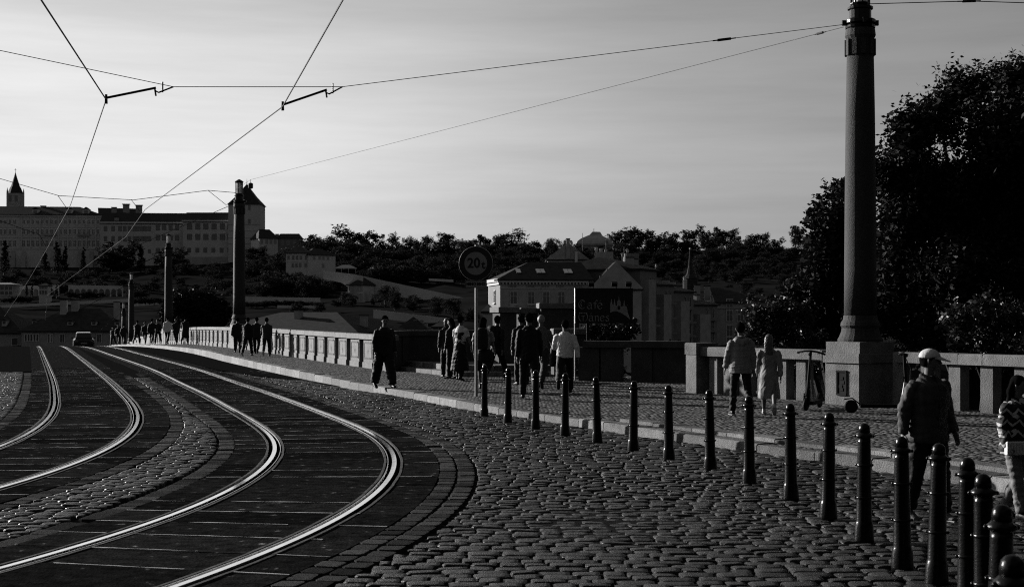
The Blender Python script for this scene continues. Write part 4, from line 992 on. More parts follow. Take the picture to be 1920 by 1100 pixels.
# house with the cornice, behind the cafe sign
ED = 200
h = House('corner_house', 'pale corner house with bracketed cornice and skylights behind the cafe sign', PX(938, ED), PX(1106, ED + 2), 12, ZY(680, ED), ZY(523, ED), M_WALLP, M_ROOF, 'hipleft', 2.65, .5, 5)
h.grid((963, 996, 1024, 1052.5, 1083), (558,), .9, 1.65, 3); h.grid((957.5, 965), (535,), .3, .55, 0, M_WALLM); h.grid((991, 999, 1018, 1026.5, 1047, 1054, 1082, 1089), (535,), .3, .5, 0, M_WALLM)
h.grid((963, 996, 1024, 1052.5), (592,), .9, 1.6, 4)
h.band(526.5, .45, .45); h.band(540.5, .12, .12)
for i in range(26):
    u = .25 + i * .48; MB().box(u, u + .2, -.38, -.002, h.uz(533), h.uz(529.5)).build('bracket', M_TRIM, h.T)
for px, w in ((1019, 1.25), (1071, 1.25), (977, .7)):
    u = h.ux(px); y0, z0 = 1.7, 0
    k = 2.65 / 6.5
    fr = MB(); fr.box(u - w / 2, u + w / 2, 0, 1.7, .02, .12, 0); 
    nP = 2 if w > 1 else 1
    for q in range(nP):
        for r2 in range(nP):
            fr.box(u - w / 2 + .06 + q * (w - .06) / nP, u - w / 2 + (q + 1) * (w - .06) / nP, .08 + r2 * 1.58 / nP, .02 + (r2 + 1) * 1.62 / nP, .12, .14, 1)
    o = fr.build('skylight', [M_IRON2, mat('skylight_glass', .5, .15, .6)], h.roof)
    o.matrix_local = Matrix.Translation((0, 1.5, h.h + (1.5 + .5) * 2.65 / 6.5)) @ Matrix.Rotation(math.atan(2.65 / 6.5), 4, 'X')
ped = MB(); u = h.ux(960); z = h.uz(581); ped.add([(u - 1.6, -.4, z), (u + 1.6, -.4, z), (u, -.4, z + .75), (u - 1.6, -.002, z), (u + 1.6, -.002, z), (u, -.002, z + .75)], [(0, 1, 2), (1, 4, 5, 2), (0, 2, 5, 3), (0, 3, 4, 1)]); ped.build('pediment', M_TRIM, h.T)
# lit short end, its plaster colour darkened to hold back the sunlight
h2 = House('corner_house_end', 'sunlit short end of the pale corner house', PX(917, ED + 9), PX(937.7, ED), .4, ZY(680, ED), ZY(523, ED), mat('end_plaster', .11, .85, var=.15, scale=.8), M_ROOF, None)
h2.grid((928,), (556,), 1.2, 1.65, 3); h2.band(526.5, .45, .4); h2.band(533, .3, .25)
h = House('gable_house', 'tall plain gable wall of the house right of the cafe sign', PX(1107, ED + 1.5), PX(1203, ED + 1.5), 16, ZY(680, ED), ZY(541, ED), M_WALLP, M_ROOF, 'gablefront', 3.9, .25)
h.grid((1128,), (523,), .4, .8, 1, M_WALLM); h.grid((1168,), (527,), .4, .7, 1, M_WALLM); u = h.ux(1141); MB().box(u - .25, u + .25, -.12, -.002, h.uz(529), h.uz(504)).build('flue', M_WALLM, h.T)
h = House('porch_roof', 'small lit pediment porch at the left foot of the corner house', PX(905, 150), PX(927, 150), 2, ZY(640, 150), ZY(583, 150), M_WALLP, M_ROOF, 'gablefront', .75, .2)
# roofs behind the corner house
h = House('rear_house', 'gabled house behind the corner house roof', PX(1027, 262), PX(1102, 262), 10, ZY(520, 262), ZY(486, 262), M_WALLM, M_ROOF, 'gablefront', 3.1, .3)
h.chimney(1065, 447, 470, .7, .7, -.6); h.chimney(1080, 470, 490, .5, .5, -.8, M_TRIM)
h = House('roof_block', 'flat roof block with chimneys behind the corner house', PX(1118, 258), PX(1150, 258), 6, ZY(520, 258), ZY(472, 258), M_WALLM, M_ROOF, None)
for px, y0, y1 in ((1119, 462, 474), (1128, 464, 474), (1137, 466, 474)): h.chimney(px, y0, y1, .5, .5, 1, M_TRIM)
h = House('roof_block', 'square brick-like roof block right of the gable peak', PX(1172, 250), PX(1198, 250), 6, ZY(520, 250), ZY(475, 250), M_WALLD, M_ROOF, None)
for px, py, Y, sz, lab in ((1070, 455, 261, .45, 'satellite dish on the rear gable'), (1166, 478, 249, .42, 'satellite dish beside the gable peak, lower one'), (1175, 470, 249, .42, 'satellite dish beside the gable peak, upper one'), (1282, 522, 240, .4, 'satellite dish on the row of flats'), (1229, 498, 230, .3, 'small satellite dish on the nearest block of flats')):
    T = empty('satellite_dish', at(px, py, Y), 0, lab, 'satellite dish', 'satellite dishes')
    MB().lathe([(.02, 0), (sz * .5, .03), (sz * .85, .1), (sz, .17), (sz * .97, .18), (sz * .5, .07)], 16, M=Matrix.Rotation(.9, 4, 'Z') @ Matrix.Rotation(math.radians(75), 4, 'X')).build('dish', M_TRIM, T); MB().tube([(0, 0, 0), (0, .1, -.9)], .05, 5).build('mast', M_GALV, T)
for px, y0, y1, Y, lab in ((1136, 445, 478, 258, 'pale aerial mast behind the corner house'), (1092, 437, 470, 257, 'thin aerial mast left of the hilltop villa'), (1170, 462, 490, 249, 'thin aerial mast right of the gable peak')):
    a, b = at(px, y1, Y), at(px, y0, Y); tag(MB().tube([a, b], [.09, .04], 5).build('aerial_mast', M_GALV), lab, 'mast', 'aerial masts')
# hilltop villa with the curved roof
VD = 600; c = at(1118, 470, VD); sc = VD / F
vt = empty('hilltop_villa', (c.x, VD, c.z), 0, 'hilltop villa with a swelling bell-shaped metal roof among trees', 'villa')
MB().box(-36 * sc, 30 * sc, 0, 12, -2, 9 * sc + .5).build('wall', M_WALLM, vt)
prof = [(36, 10), (37, 13), (34, 18), (27, 23), (18, 27), (8, 31), (2, 37)]
v, f = [], []
for w, z in prof:
    t = w / 36.0
    v += [((-4 - w * .92) * sc, 6 - 6.5 * t, z * sc), ((-1 + w * .9) * sc, 6 - 6.5 * t, z * sc), ((-1 + w * .9) * sc + 2 * (1 - t), 6 + 6.5 * t, z * sc), ((-4 - w * .92) * sc, 6 + 6.5 * t, z * sc)]
for j in range(len(prof) - 1):
    for k in range(4): f.append((j * 4 + k, j * 4 + (k + 1) % 4, (j + 1) * 4 + (k + 1) % 4, (j + 1) * 4 + k))
f.append(tuple(range(len(v) - 4, len(v))))
vr = mesh_obj('roof', v, f, mat('copper_roof', .22, .45, .3, var=.2, scale=.5), vt)
MB().tube([(-3 * sc, 6, 36 * sc), (-3 * sc, 6, 43 * sc)], .12, 5).build('finial', M_IRON, vr)
MB().box(18 * sc, 21 * sc, -1.2, 0, 15 * sc, 19 * sc).build('roof_window', M_GLASS, vr)
# row of flats
FL = [(1200, 1231, 503, 206, 'nearest'), (1229, 1263, 532, 213, 'second'), (1262, 1300, 545, 221, 'third'), (1299, 1345, 570, 229, 'fourth')]
for i, (a, b, yt, Y, w) in enumerate(FL):
    h = House('apartment_block', w + ' block in the receding row of dark flats with bays', PX(a, Y), PX(b, Y + 6), 14, ZY(690, Y), ZY(yt, Y), M_WALLD, M_ROOF, 'hip', 1.8, .4, 1.2, group='row of flats')
    bw = h.L * .42
    MB().box(h.L * .02, h.L * .02 + bw, -1.3, -.002, -3, h.h - 1.6).build('bay', M_WALLM, h.T)
    for k, zf in enumerate((.32, .5, .68, .86)):
        h.win(h.L * .58, h.h * zf, .5, 1.5, 1, M_WALLM); h.win(h.L * .82, h.h * zf, .5, 1.5, 1, M_WALLM)
        MB().box(h.L * .5, h.L * .92, -.8, -.002, h.h * zf - 1.25, h.h * zf - .95).build('balcony', M_WALLD, h.T)
    h.chimney(a + (b - a) * .35, yt - 22, yt - 4, .9, .9, 2, M_WALLM); h.chimney(a + (b - a) * .75, yt - 19, yt - 4, .9, .9, 2.5, M_WALLM)
h = House('apartment_block', 'far block facing the camera at the end of the row of flats', PX(1344, 246), PX(1396, 246), 12, ZY(690, 246), ZY(566, 246), M_WALLM, M_ROOF, 'gable', 2.6, .4, group='row of flats')
h.grid((1368,), (571, 592, 620, 642), 1.0, 1.8, 2); h.grid((1388,), (592, 620, 642), 1.0, 1.8, 2); h.band(577, .3, .2, M_WALLM); h.chimney(1312, 532, 546, 1, 1, 3); h.chimney(1331, 534, 546, 1, 1, 3)
c = at(1294, 525, 300); tt = empty('turret', (c.x, 300, c.z - 6), 0, 'thin pointed turret with a pale ball behind the flats', 'turret'); k = 300 / F
MB().lathe([(14 * k, 0), (14 * k, 6), (12 * k, 6.3)], 12).build('drum', M_ROOF, tt); s_ = MB().lathe([(15 * k, 6.3), (7 * k, 7.2), (3.5 * k, 9), (1.2 * k, 12.2), (.3 * k, 12.4)], 10).build('spire', M_ROOF, tt); b = MB(); b.ball((0, 0, 12.6), .22, 8, 6); b.build('ball', M_TRIM, s_)

# ---------------------------------------------------------------- trees
def leaves(rng, cen, n, size, asp=.5, up=.35, name='crown'):
    """cen: arrays of twig centres with spread (k,4); n leaves per twig -> one mesh of bent leaf faces"""
    cen = np.asarray(cen, float); k = len(cen); N = k * n
    c = np.repeat(cen[:, :3], n, 0) + np.clip(rng.normal(0, 1, (N, 3)), -1.8, 1.8) * np.repeat(cen[:, 3], n)[:, None]
    a = rng.normal(0, 1, (N, 3)); a[:, 2] *= .6; a /= np.linalg.norm(a, axis=1)[:, None]
    r = rng.normal(0, 1, (N, 3)); r[:, 2] += up; b = np.cross(a, r); b /= np.linalg.norm(b, axis=1)[:, None]
    s = size * rng.uniform(.6, 1.35, N)[:, None]; a = a * s / 2; b = b * s * asp / 2
    q = np.stack([c - a, c + b - a * .1, c + a, c - b - a * .1], 1).reshape(-1, 3)
    me = bpy.data.meshes.new(name); me.vertices.add(4 * N); me.vertices.foreach_set('co', q.ravel().astype(np.float32))
    me.loops.add(4 * N); me.loops.foreach_set('vertex_index', np.arange(4 * N, dtype=np.int32))
    me.polygons.add(N); me.polygons.foreach_set('loop_start', np.arange(0, 4 * N, 4, dtype=np.int32)); me.update(calc_edges=True)
    return me
def tree_mesh(seed, H, R, kind='round', nl=9, size=.8):
    rng = np.random.default_rng(seed); tw = []; bl = []
    nb = {'cone': 12, 'bushy': 24}.get(kind, 18)
    for i in range(nb):
        if kind == 'cone':
            t = (i + .5) / nb; z = H * (.12 + .86 * t); rad = R * (1 - t) ** .75; bl.append((rng.normal(0, .12) * R, rng.normal(0, .12) * R, z, rad * .8 + .2))
        else:
            a = rng.uniform(0, 6.28); q = rng.uniform(0, 1) ** .6; lo = .14 if kind == 'bushy' else .28; z = H * rng.uniform(lo, .86); env = math.sqrt(max(.14, 1 - ((z / H - .5) / .52) ** 2))
            bl.append((math.cos(a) * q * R * .8 * env, math.sin(a) * q * R * .8 * env, z, R * rng.uniform(.28, .46)))
    for (x, y, z, r) in bl:
        for j in range(15):
            d = rng.normal(0, 1, 3); d /= np.linalg.norm(d); q = r * rng.uniform(.45, 1.0); tw.append((x + d[0] * q, y + d[1] * q, z + d[2] * q * .8, r * .17))
    me = leaves(rng, tw, nl, size); t = MB()
    t.tube([(0, 0, -1.5), (R * .02, 0, H * .25), (-R * .03, R * .02, H * .5), (0, 0, H * .75)], [H * .024, H * .019, H * .013, H * .004], 7)
    for b in bl[:9]:
        z0 = H * .3 + rng.uniform(0, .18) * H; t.tube([(0, 0, z0), (b[0] * .55, b[1] * .55, (z0 + b[2]) / 2 + .1 * H * .2), b[:3]], [H * .010, H * .007, H * .002], 5)
    tm = bpy.data.meshes.new('trunk'); tm.from_pydata([tuple(p) for p in t.v], [], t.f); tm.materials.append(M_BARK)
    return me, tm
TV = []
for i in range(6):
    me, tm = tree_mesh(20 + i, 10, (4.1, 4.6, 3.7, 4.3, 3.2, 4.8)[i], nl=11, size=.62); me.materials.append(M_LEAFF); TV.append((me, tm))
TB = []
for i in range(7):
    me, tm = tree_mesh(40 + i, 10, (4.6, 5.2, 4.2, 5.0, 4.0, 5.4, 4.7)[i], 'bushy', 12, .58); me.materials.append(M_LEAFF); TB.append((me, tm))
TCN = []
for i in range(3):
    me, tm = tree_mesh(60 + i, 10, (1.9, 2.4, 1.5)[i], 'cone', 12, .5); me.materials.append(M_LEAFC); TCN.append((me, tm))
rt = random.Random(11)
def plant(px, D, topy, label, cat='tree', group=None, var=None, wid=1.0, name='broadleaf_tree', z0=None, minh=2.0):
    zb = hill_z(px, D) if z0 is None else z0; H_ = max(minh, ZY(topy, D) - zb); s = H_ / 9.6
    T = empty(name, ((px - 960) * D / F, D, zb), rt.uniform(0, 6.28), label, cat, group); T.scale = (s * wid, s * wid, s)
    me, tm = (var if var else rt.choice(TV))
    for nm, m in (('crown', me), ('trunk', tm)): o = bpy.data.objects.new(nm, m); COL.objects.link(o); o.parent = T
    return T
SKY = [(566, 446), (590, 440), (620, 440), (650, 424), (690, 430), (728, 436), (762, 444), (795, 442), (840, 437), (872, 450), (902, 439), (932, 441), (960, 430), (1003, 450), (1035, 446), (1062, 450), (1166, 428), (1192, 423), (1222, 431), (1256, 432), (1292, 430), (1330, 423), (1362, 430), (1396, 440), (1427, 437), (1456, 446), (1491, 422), (1518, 440), (1550, 432), (1585, 425), (1640, 430)]
SIDE = lambda x: 'left of the weight sign' if x < 880 else ('between the weight sign and the hilltop villa' if x < 1080 else 'right of the hilltop villa')
for i, (px, ty) in enumerate(SKY):
    plant(px, rt.uniform(600, 640), ty, 'leafy tree on the skyline ridge ' + SIDE(px), 'tree', 'skyline trees ' + SIDE(px), wid=rt.uniform(1.05, 1.5) if px != 1491 else .8, var=rt.choice(TB + TV[:2]) if px not in (650, 960, 1491) else rt.choice(TV))
WL = lambda x, D: 'dark leafy tree in the ' + ('upper' if D > 570 else 'middle' if D > 510 else 'lower') + ' wood on the hill ' + ('left of the weight sign' if x < 880 else 'above the corner house' if x < 1080 else 'above the gable house' if x < 1230 else 'above the flats' if x < 1400 else 'beside the lamp column')
for (D, step, ty0, xa, xb, jit) in ((592, 21, 458, 560, 1620, 8), (562, 22, 470, 590, 1620, 8), (532, 23, 483, 640, 1620, 8), (500, 24, 497, 690, 1620, 8), (465, 30, 514, 1180, 1640, 10), (420, 36, 536, 1180, 1640, 12), (370, 42, 556, 1290, 1640, 12)):
    px = xa
    while px < xb:
        if not (D == 590 and 1085 < px < 1150):
            plant(px + rt.uniform(-6, 6), D + rt.uniform(-10, 10), ty0 + rt.uniform(-jit, jit), WL(px, D), 'tree', 'wood on the hillside', rt.choice(TB), wid=rt.uniform(1.3, 1.8))
        px += step * rt.uniform(.8, 1.2)
# hedges, little conifers and niches of the left terraces
for px, D, ty, var, w in ((50, 450, 533, 2, 1.2), (60, 450, 534, 2, 1.0), (106, 450, 534, 2, 1.3), (97, 450, 540, 1, 1.4)):
    plant(px, D, ty, 'tiny pointed conifer on the left garden terrace', 'tree', 'terrace conifers', TCN[var], w, 'conifer', z0=ZY(556, D), minh=1)
for px, D, w in [(132 + 9 * i, 452, 2.0) for i in range(7)] + [(8 + 11 * i, 440, 2.2) for i in range(5)] + [(250 + 10 * i, 415, 2.2) for i in range(8)] + [(460 + 11 * i, 412, 2.4) for i in range(12)]:
    g = 559 if D > 448 else (568 if D > 430 else (570 if D > 413 else 576)); plant(px + rt.uniform(-3, 3), D, g - rt.uniform(9, 15), 'round clipped bush of the hedge before the terrace walls', 'bush', 'hedge bushes of the terraces', rt.choice(TB), w, 'hedge_bush', z0=ZY(g, D), minh=.8)
# cypress-like and round trees on the castle slope
for px, D, ty, var, w in ((8, 640, 452, 0, 1.1), (84, 640, 473, 1, 1.25), (108, 645, 455, 0, 1.1), (122, 645, 462, 2, 1.1), (156, 650, 464, 2, .9), (264, 640, 458, 2, 1.15)):
    plant(px, D, ty, 'dark cypress-like conifer before the castle foot wall', 'tree', 'conifers before the castle', TCN[var], w, 'conifer')
for px, D, ty, w in ((225, 640, 448, 1.5), (205, 640, 468, 1.3), (322, 640, 464, 1.6), (340, 630, 485, 1.5), (480, 620, 462, 1.5), (505, 560, 478, 1.5), (470, 560, 492, 1.6)):
    plant(px, D, ty, 'round dark tree before the castle houses', 'tree', 'round trees before the castle', rt.choice(TB), w)
for i in range(120):
    px = rt.uniform(-40, 600); D = rt.uniform(480, 630); g = 595 - (hill_z(px, D) - CH) * F / D
    plant(px, D, g - rt.uniform(9, 22), 'low dark shrub on the steep castle slope', 'shrub', 'shrubs on the castle slope', rt.choice(TB), rt.uniform(1.4, 2.4), 'shrub', minh=1)
for px, D, ty, w in ((660, 400, 552, 1.2), (700, 400, 556, .9), (722, 395, 534, 1.2), (740, 380, 545, 1.1), (775, 370, 552, 1.3), (820, 350, 556, 1.3), (850, 340, 560, 1.4), (630, 400, 560, 1.5), (600, 380, 566, 1.6), (648, 405, 548, 1.0), (560, 380, 568, 1.6), (880, 320, 575, 1.3)):
    plant(px, D, ty, 'dark bushy tree in the gardens below the sloping wall', 'tree', 'garden trees below the sloping wall', rt.choice(TB), w)
for i in range(26):
    px = rt.uniform(480, 640); D = rt.uniform(455, 500); g = 595 - (hill_z(px, D) - CH) * F / D
    plant(px, D, min(g - 6, rt.uniform(505, 545)), 'dark tree in the wooded slope under the villa', 'tree', 'trees under the villa', rt.choice(TB), rt.uniform(1.2, 1.7))
# tree behind the bridge between the second and third lamp columns
def big_tree(name, label, clumps, Y, ppm, base, seed, n_tw, n_lf, size, m, spread=.26, cat='tree', inner=True, trunk=True, dj=1.0):
    rng = np.random.default_rng(seed); tw = []; inn = []; cc = []
    for (px, py, r) in clumps:
        c = at(px, py, Y); r = r * Y / F; dy = rng.uniform(-1, 1) * r * dj; c = np.array(c) + [0, dy, 0]; cc.append((c, r))
        k = max(4, int(n_tw * (r / 1.0) ** 2))
        for j in range(k):
            d = rng.normal(0, 1, 3); d /= np.linalg.norm(d); q = r * rng.uniform(.55, 1.08); tw.append((*(c + d * q), spread * rng.uniform(.6, 1.2)))
        if inner:
            for j in range(max(3, k)):
                d = rng.normal(0, 1, 3); d /= np.linalg.norm(d); inn.append((*(c + d * r * rng.uniform(0, .62)), spread * 1.1))
    b = Vector(base); T = empty(name, b, 0, label, cat)
    tw = np.array(tw); tw[:, :3] -= np.array(b)
    me = leaves(rng, tw, n_lf, size); me.materials.append(m); o = bpy.data.objects.new('crown', me); COL.objects.link(o); o.parent = T
    if inner:
        inn = np.array(inn); inn[:, :3] -= np.array(b); me = leaves(rng, inn, 46, size * 1.45, .6); me.materials.append(m); o = bpy.data.objects.new('inner_foliage', me); COL.objects.link(o); o.parent = T
    t = MB(); top = np.mean([c for c, r in cc], 0) - np.array(b)
    mid = Vector((top[0] * .3, top[1] * .3, top[2] * .55)); R0 = .035 * top[2] + .03
    t.tube([(0, 0, -.5), mid * .5 + Vector((.05, 0, 0)), mid], [R0, R0 * .8, R0 * .6], 9)
    for (c, r) in cc:
        e = Vector(c - np.array(b)); s_ = mid * rng.uniform(.7, 1.0); t.tube([s_, s_.lerp(e, .5) + Vector((0, 0, .06 * e.length)), e], [R0 * .4, R0 * .25, R0 * .06], 6)
    t.build('trunk', M_BARK, T)
    return T
big_tree('riverside_tree', 'bushy sunlit tree behind the bridge between the second and third lamp columns', [(320, 590, 22), (350, 575, 28), (385, 572, 28), (412, 585, 24), (360, 600, 30), (400, 605, 28), (330, 612, 22)], 135, 0, ((365 - 960) * 135 / F, 137, -6.5), 5, 26, 26, .34, M_LEAF, .3)
# ---------------------------------------------------------------- near trees and bushes on the right
big_tree('broadleaf_tree', 'huge dark tree filling the right side behind the lamp column',
         [(1830, 165, 58), (1775, 215, 55), (1705, 250, 52), (1890, 165, 55), (1960, 160, 75), (2060, 200, 80), (1672, 320, 48), (1745, 320, 75), (1845, 270, 85), (1950, 290, 100), (2060, 330, 100), (1690, 420, 70), (1800, 410, 95), (1910, 420, 100), (2030, 440, 110),
          (1685, 520, 70), (1780, 520, 90), (1890, 530, 100), (2000, 560, 110), (1640, 590, 60), (1720, 610, 70), (1810, 620, 70), (1900, 625, 75), (1990, 640, 80), (1860, 335, 70), (1885, 385, 80), (1795, 355, 70), (1925, 350, 85), (1840, 455, 80), (1900, 240, 70), (1720, 370, 60)], 38, 0, (13.2, 40, -7), 31, 50, 28, .135, M_LEAF, .19)
big_tree('broadleaf_tree', 'dark tree half hidden behind the left side of the lamp column',
         [(1590, 385, 42), (1565, 430, 40), (1600, 460, 50), (1556, 492, 42), (1610, 540, 60), (1555, 560, 50), (1530, 620, 45), (1600, 620, 60), (1530, 520, 46), (1500, 560, 42), (1542, 440, 34), (1578, 362, 26), (1545, 400, 24), (1490, 610, 40)], 44, 0, (10.6, 46, -7), 32, 48, 26, .14, M_LEAF, .2)
big_tree('glossy_bush', 'dark glossy bush behind the couple, sprinkled with bright leaves', [(1420, 590, 34), (1460, 585, 40), (1500, 590, 40), (1440, 625, 42), (1490, 635, 48), (1405, 625, 26), (1525, 650, 40), (1480, 675, 34), (1515, 690, 26), (1470, 700, 16)], 31.6, 0, (5.9, 32.4, -.3), 33, 60, 24, .075, M_LEAFG, .10, 'bush')
big_tree('leafy_bush', 'tall grey-leaved bush above the wall at the right', [(1790, 600, 40), (1840, 585, 48), (1890, 600, 50), (1930, 610, 50), (1860, 640, 50), (1800, 645, 36), (1925, 655, 40)], 30, 0, (10.2, 31, -.5), 34, 50, 24, .085, M_LEAFG, .12, 'bush')
big_tree('small_tree', 'small leafy tree directly below the cafe sign board', [(1115, 622, 22), (1145, 618, 24), (1172, 622, 24), (1130, 640, 22), (1160, 642, 22), (1185, 612, 12)], 39.2, 0, (2.6, 39.4, -.8), 35, 70, 24, .085, M_LEAFG, .10)
big_tree('hedge_bush', 'dark bush seen through the openings of the low quay wall', [(1105, 680, 26), (1150, 690, 26), (1230, 680, 22), (1290, 690, 24), (1265, 660, 14)], 38.4, 0, (4.0, 38.8, -.9), 36, 60, 24, .09, M_LEAF, .11, 'bush')

# ---------------------------------------------------------------- unseen trees added around the viewpoint to block sky light and deepen shade
for i in range(30):
    az = math.radians(40 + i * 7.1); R_ = (30 if i < 6 else 19) + rt.uniform(-2, 2) + (5 if i % 2 else 0); s_ = rt.uniform(1.5, 1.75)
    T = empty('street_tree', (math.sin(az) * R_, math.cos(az) * R_ - 2, -.5), rt.uniform(0, 6.28), 'unseen leafy tree added beside or behind the viewpoint to block sky light', 'tree', 'added sky-blocking trees behind the viewpoint'); T.scale = (s_ * .9, s_ * .9, s_)
    me, tm = rt.choice(TB)
    for nm, m in (('crown', me), ('trunk', tm)): o = bpy.data.objects.new(nm, m); COL.objects.link(o); o.parent = T
# ---------------------------------------------------------------- people
M_SKIN = mat('skin', .075, .55, var=.06, scale=12); M_HAIRD = mat('dark_hair', .004, .6, var=.3, scale=40, spec=0); M_HAIRL = mat('fair_hair', .05, .42, var=.35, scale=45, streak=(1, 1, .15)); M_HAIRG = mat('grey_hair', .12, .55, var=.2, scale=40)
def cloth(name, val, **k): return mat('cloth_' + name, val, k.pop('rough', .7), var=k.pop('var', .15), scale=k.pop('scale', 7), bump=k.pop('bump', .45), bscale=k.pop('bscale', 16), spec=.14, **k)
K_BLACK = cloth('black', .003); K_CHAR = cloth('charcoal', .006); K_DGREY = cloth('dark_grey', .014); K_GREY = cloth('grey', .05); K_LIGHT = cloth('light', .12); K_TRENCH = cloth('trench', .13); K_WHITE = cloth('white', .33); K_SHIRT = cloth('shirt', .38); K_DENIM = cloth('denim', .09, var=.3); K_SHOE = cloth('shoe', .006, rough=.5); K_SHOEW = cloth('white_shoe', .28, rough=.6); K_BAG = cloth('bag', .005)
K_SOLE = cloth('sole', .25); K_JKT = cloth('worn_jacket', .024)
JOBS = []
def remesh(name, mb, vox, m, parent, smooth_it=2):
    """queue a union of tubes; finish_remesh() turns every queued one into one continuous surface"""
    me = bpy.data.meshes.new(name); me.from_pydata([tuple(p) for p in mb.v], [], mb.f)
    bm = bmesh.new(); bm.from_mesh(me); bmesh.ops.recalc_face_normals(bm, faces=bm.faces); bm.to_mesh(me); bm.free()
    o = bpy.data.objects.new(name, me); COL.objects.link(o); o.parent = parent
    r = o.modifiers.new('r', 'REMESH'); r.mode = 'VOXEL'; r.voxel_size = vox
    s = o.modifiers.new('s', 'SMOOTH'); s.factor = .5; s.iterations = smooth_it
    JOBS.append((o, m, None)); return o
def finish_remesh():
    dg = bpy.context.evaluated_depsgraph_get()
    new = [bpy.data.meshes.new_from_object(o.evaluated_get(dg)) for o, m, x in JOBS]
    for (o, m, x), me in zip(JOBS, new):
        nm = o.data.name; o.modifiers.clear(); o.data = me; me.name = nm; me.materials.clear(); me.materials.append(m)
        if o.get('hands'):
            hv, hf = HANDS[o['hands']]; bm = bmesh.new(); bm.from_mesh(me); tmp = bpy.data.meshes.new('t'); tmp.from_pydata(hv, [], hf); bm.from_mesh(tmp); bm.to_mesh(me); bm.free(); bpy.data.meshes.remove(tmp); del o['hands']
        if nm.split('.')[0] in FOLDS:
            amp = FOLDS[nm.split('.')[0]]; N = len(me.vertices); co = np.empty(N * 3, np.float32); me.vertices.foreach_get('co', co); co = co.reshape(-1, 3)
            no = np.empty(N * 3, np.float32); me.vertex_normals.foreach_get('vector', no); no = no.reshape(-1, 3); rg = np.random.default_rng(len(nm) + N); d = np.zeros(N)
            for k_ in range(7):
                w_ = rg.normal(0, 1, 3) * np.array([14, 14, 20]) * rg.uniform(.6, 1.6); d += np.abs(np.sin(co @ w_ + rg.uniform(0, 6.28) + 1.4 * np.sin(co @ rg.normal(0, 9, 3)))) ** 1.5 - .45
            co += no * (d * amp / 2.2)[:, None]; me.vertices.foreach_set('co', co.ravel()); me.update()
        me.polygons.foreach_set('use_smooth', [True] * len(me.polygons))
FOLDS = dict(jacket=.011, shirt=.008, tee_shirt=.007, trousers=.010, coat=.011, shorts=.009, hood=.008, pinafore_dress=.012, hair=.006, dark_shirt=.006, collar=.004, pouch=.006)
HANDS = {}
def rotx(a): return Matrix.Rotation(a, 3, 'X')
class Pose:
    """local frame: x to the person's right, y forward, z up; sizes for 1.75 m"""
    def __init__(s, legL=(10, 8), legR=(-12, 14), armL=(-8, 8, 12), armR=(10, 8, 14), lean=2, head=(0, 0), foot=(0, 0), hands=None):
        R = math.radians; s.legs = []
        hipz = .92
        for sx, (th, kn) in ((-1, legL), (1, legR)):
            hip = Vector((sx * .09, 0, hipz)); k = hip + Vector((sx * .018, math.sin(R(th)) * .43, -math.cos(R(th)) * .43)); a = th - kn
            an = k + Vector((0, math.sin(R(a)) * .42, -math.cos(R(a)) * .42)); s.legs.append((hip, k, an, a))
        low = min(an.z for _, _, an, _ in s.legs); dz = .085 - low; s.legs = [(h + Vector((0, 0, dz)), k + Vector((0, 0, dz)), an + Vector((0, 0, dz)), a) for h, k, an, a in s.legs]; s.dz = dz
        s.lean = lean
        def up(x, y, z): q = Vector((x, y, z + dz)); q.y += (z - .95) * math.tan(R(lean)); return q
        s.up = up; s.arms = []
        for sx, (sw, ab, el) in ((-1, armL), (1, armR)):
            sh = up(sx * .18, -.005, 1.395); d = Vector((sx * math.sin(R(ab)), math.sin(R(sw)) * math.cos(R(ab)), -math.cos(R(sw)) * math.cos(R(ab)))); e = sh + d * .285
            fw = sw + el; d2 = Vector((sx * math.sin(R(ab * .3)) , math.sin(R(fw)), -math.cos(R(fw)))).normalized(); w = e + d2 * .25; s.arms.append((sh, e, w, d2))
        s.headc = up(0, .015, 1.635); s.neck = up(0, 0, 1.46); s.headrot = (R(head[0]), R(head[1]))
        s.hands = hands
def hand(mb, w, d, sx, curl=.5):
    side = Vector((0, 1, 0)) - d * d.y; side.normalize(); pal = d.cross(side)                # side: thumb-forward, pal: palm normal
    if pal.x * sx > 0: pal = -pal
    mb.tube([w - d * .02, w + d * .03, w + d * .085], [(.027, .019), (.036, .017), (.038, .014)], 8, side=side)
    for i, (o, L) in enumerate(((.028, .07), (.010, .08), (-.009, .074), (-.027, .058))):
        p0 = w + d * .08 + side * o; p1 = p0 + d * L * .5 + pal * L * .12 * curl; p2 = p1 + d * L * .38 + pal * L * .4 * curl
        mb.tube([p0, p1, p2], [.0085, .008, .006], 6)
    p0 = w + d * .02 + side * .03; mb.tube([p0, p0 + d * .03 + side * .025 + pal * .012, p0 + d * .062 + side * .03 + pal * .025], [.011, .010, .007], 6)
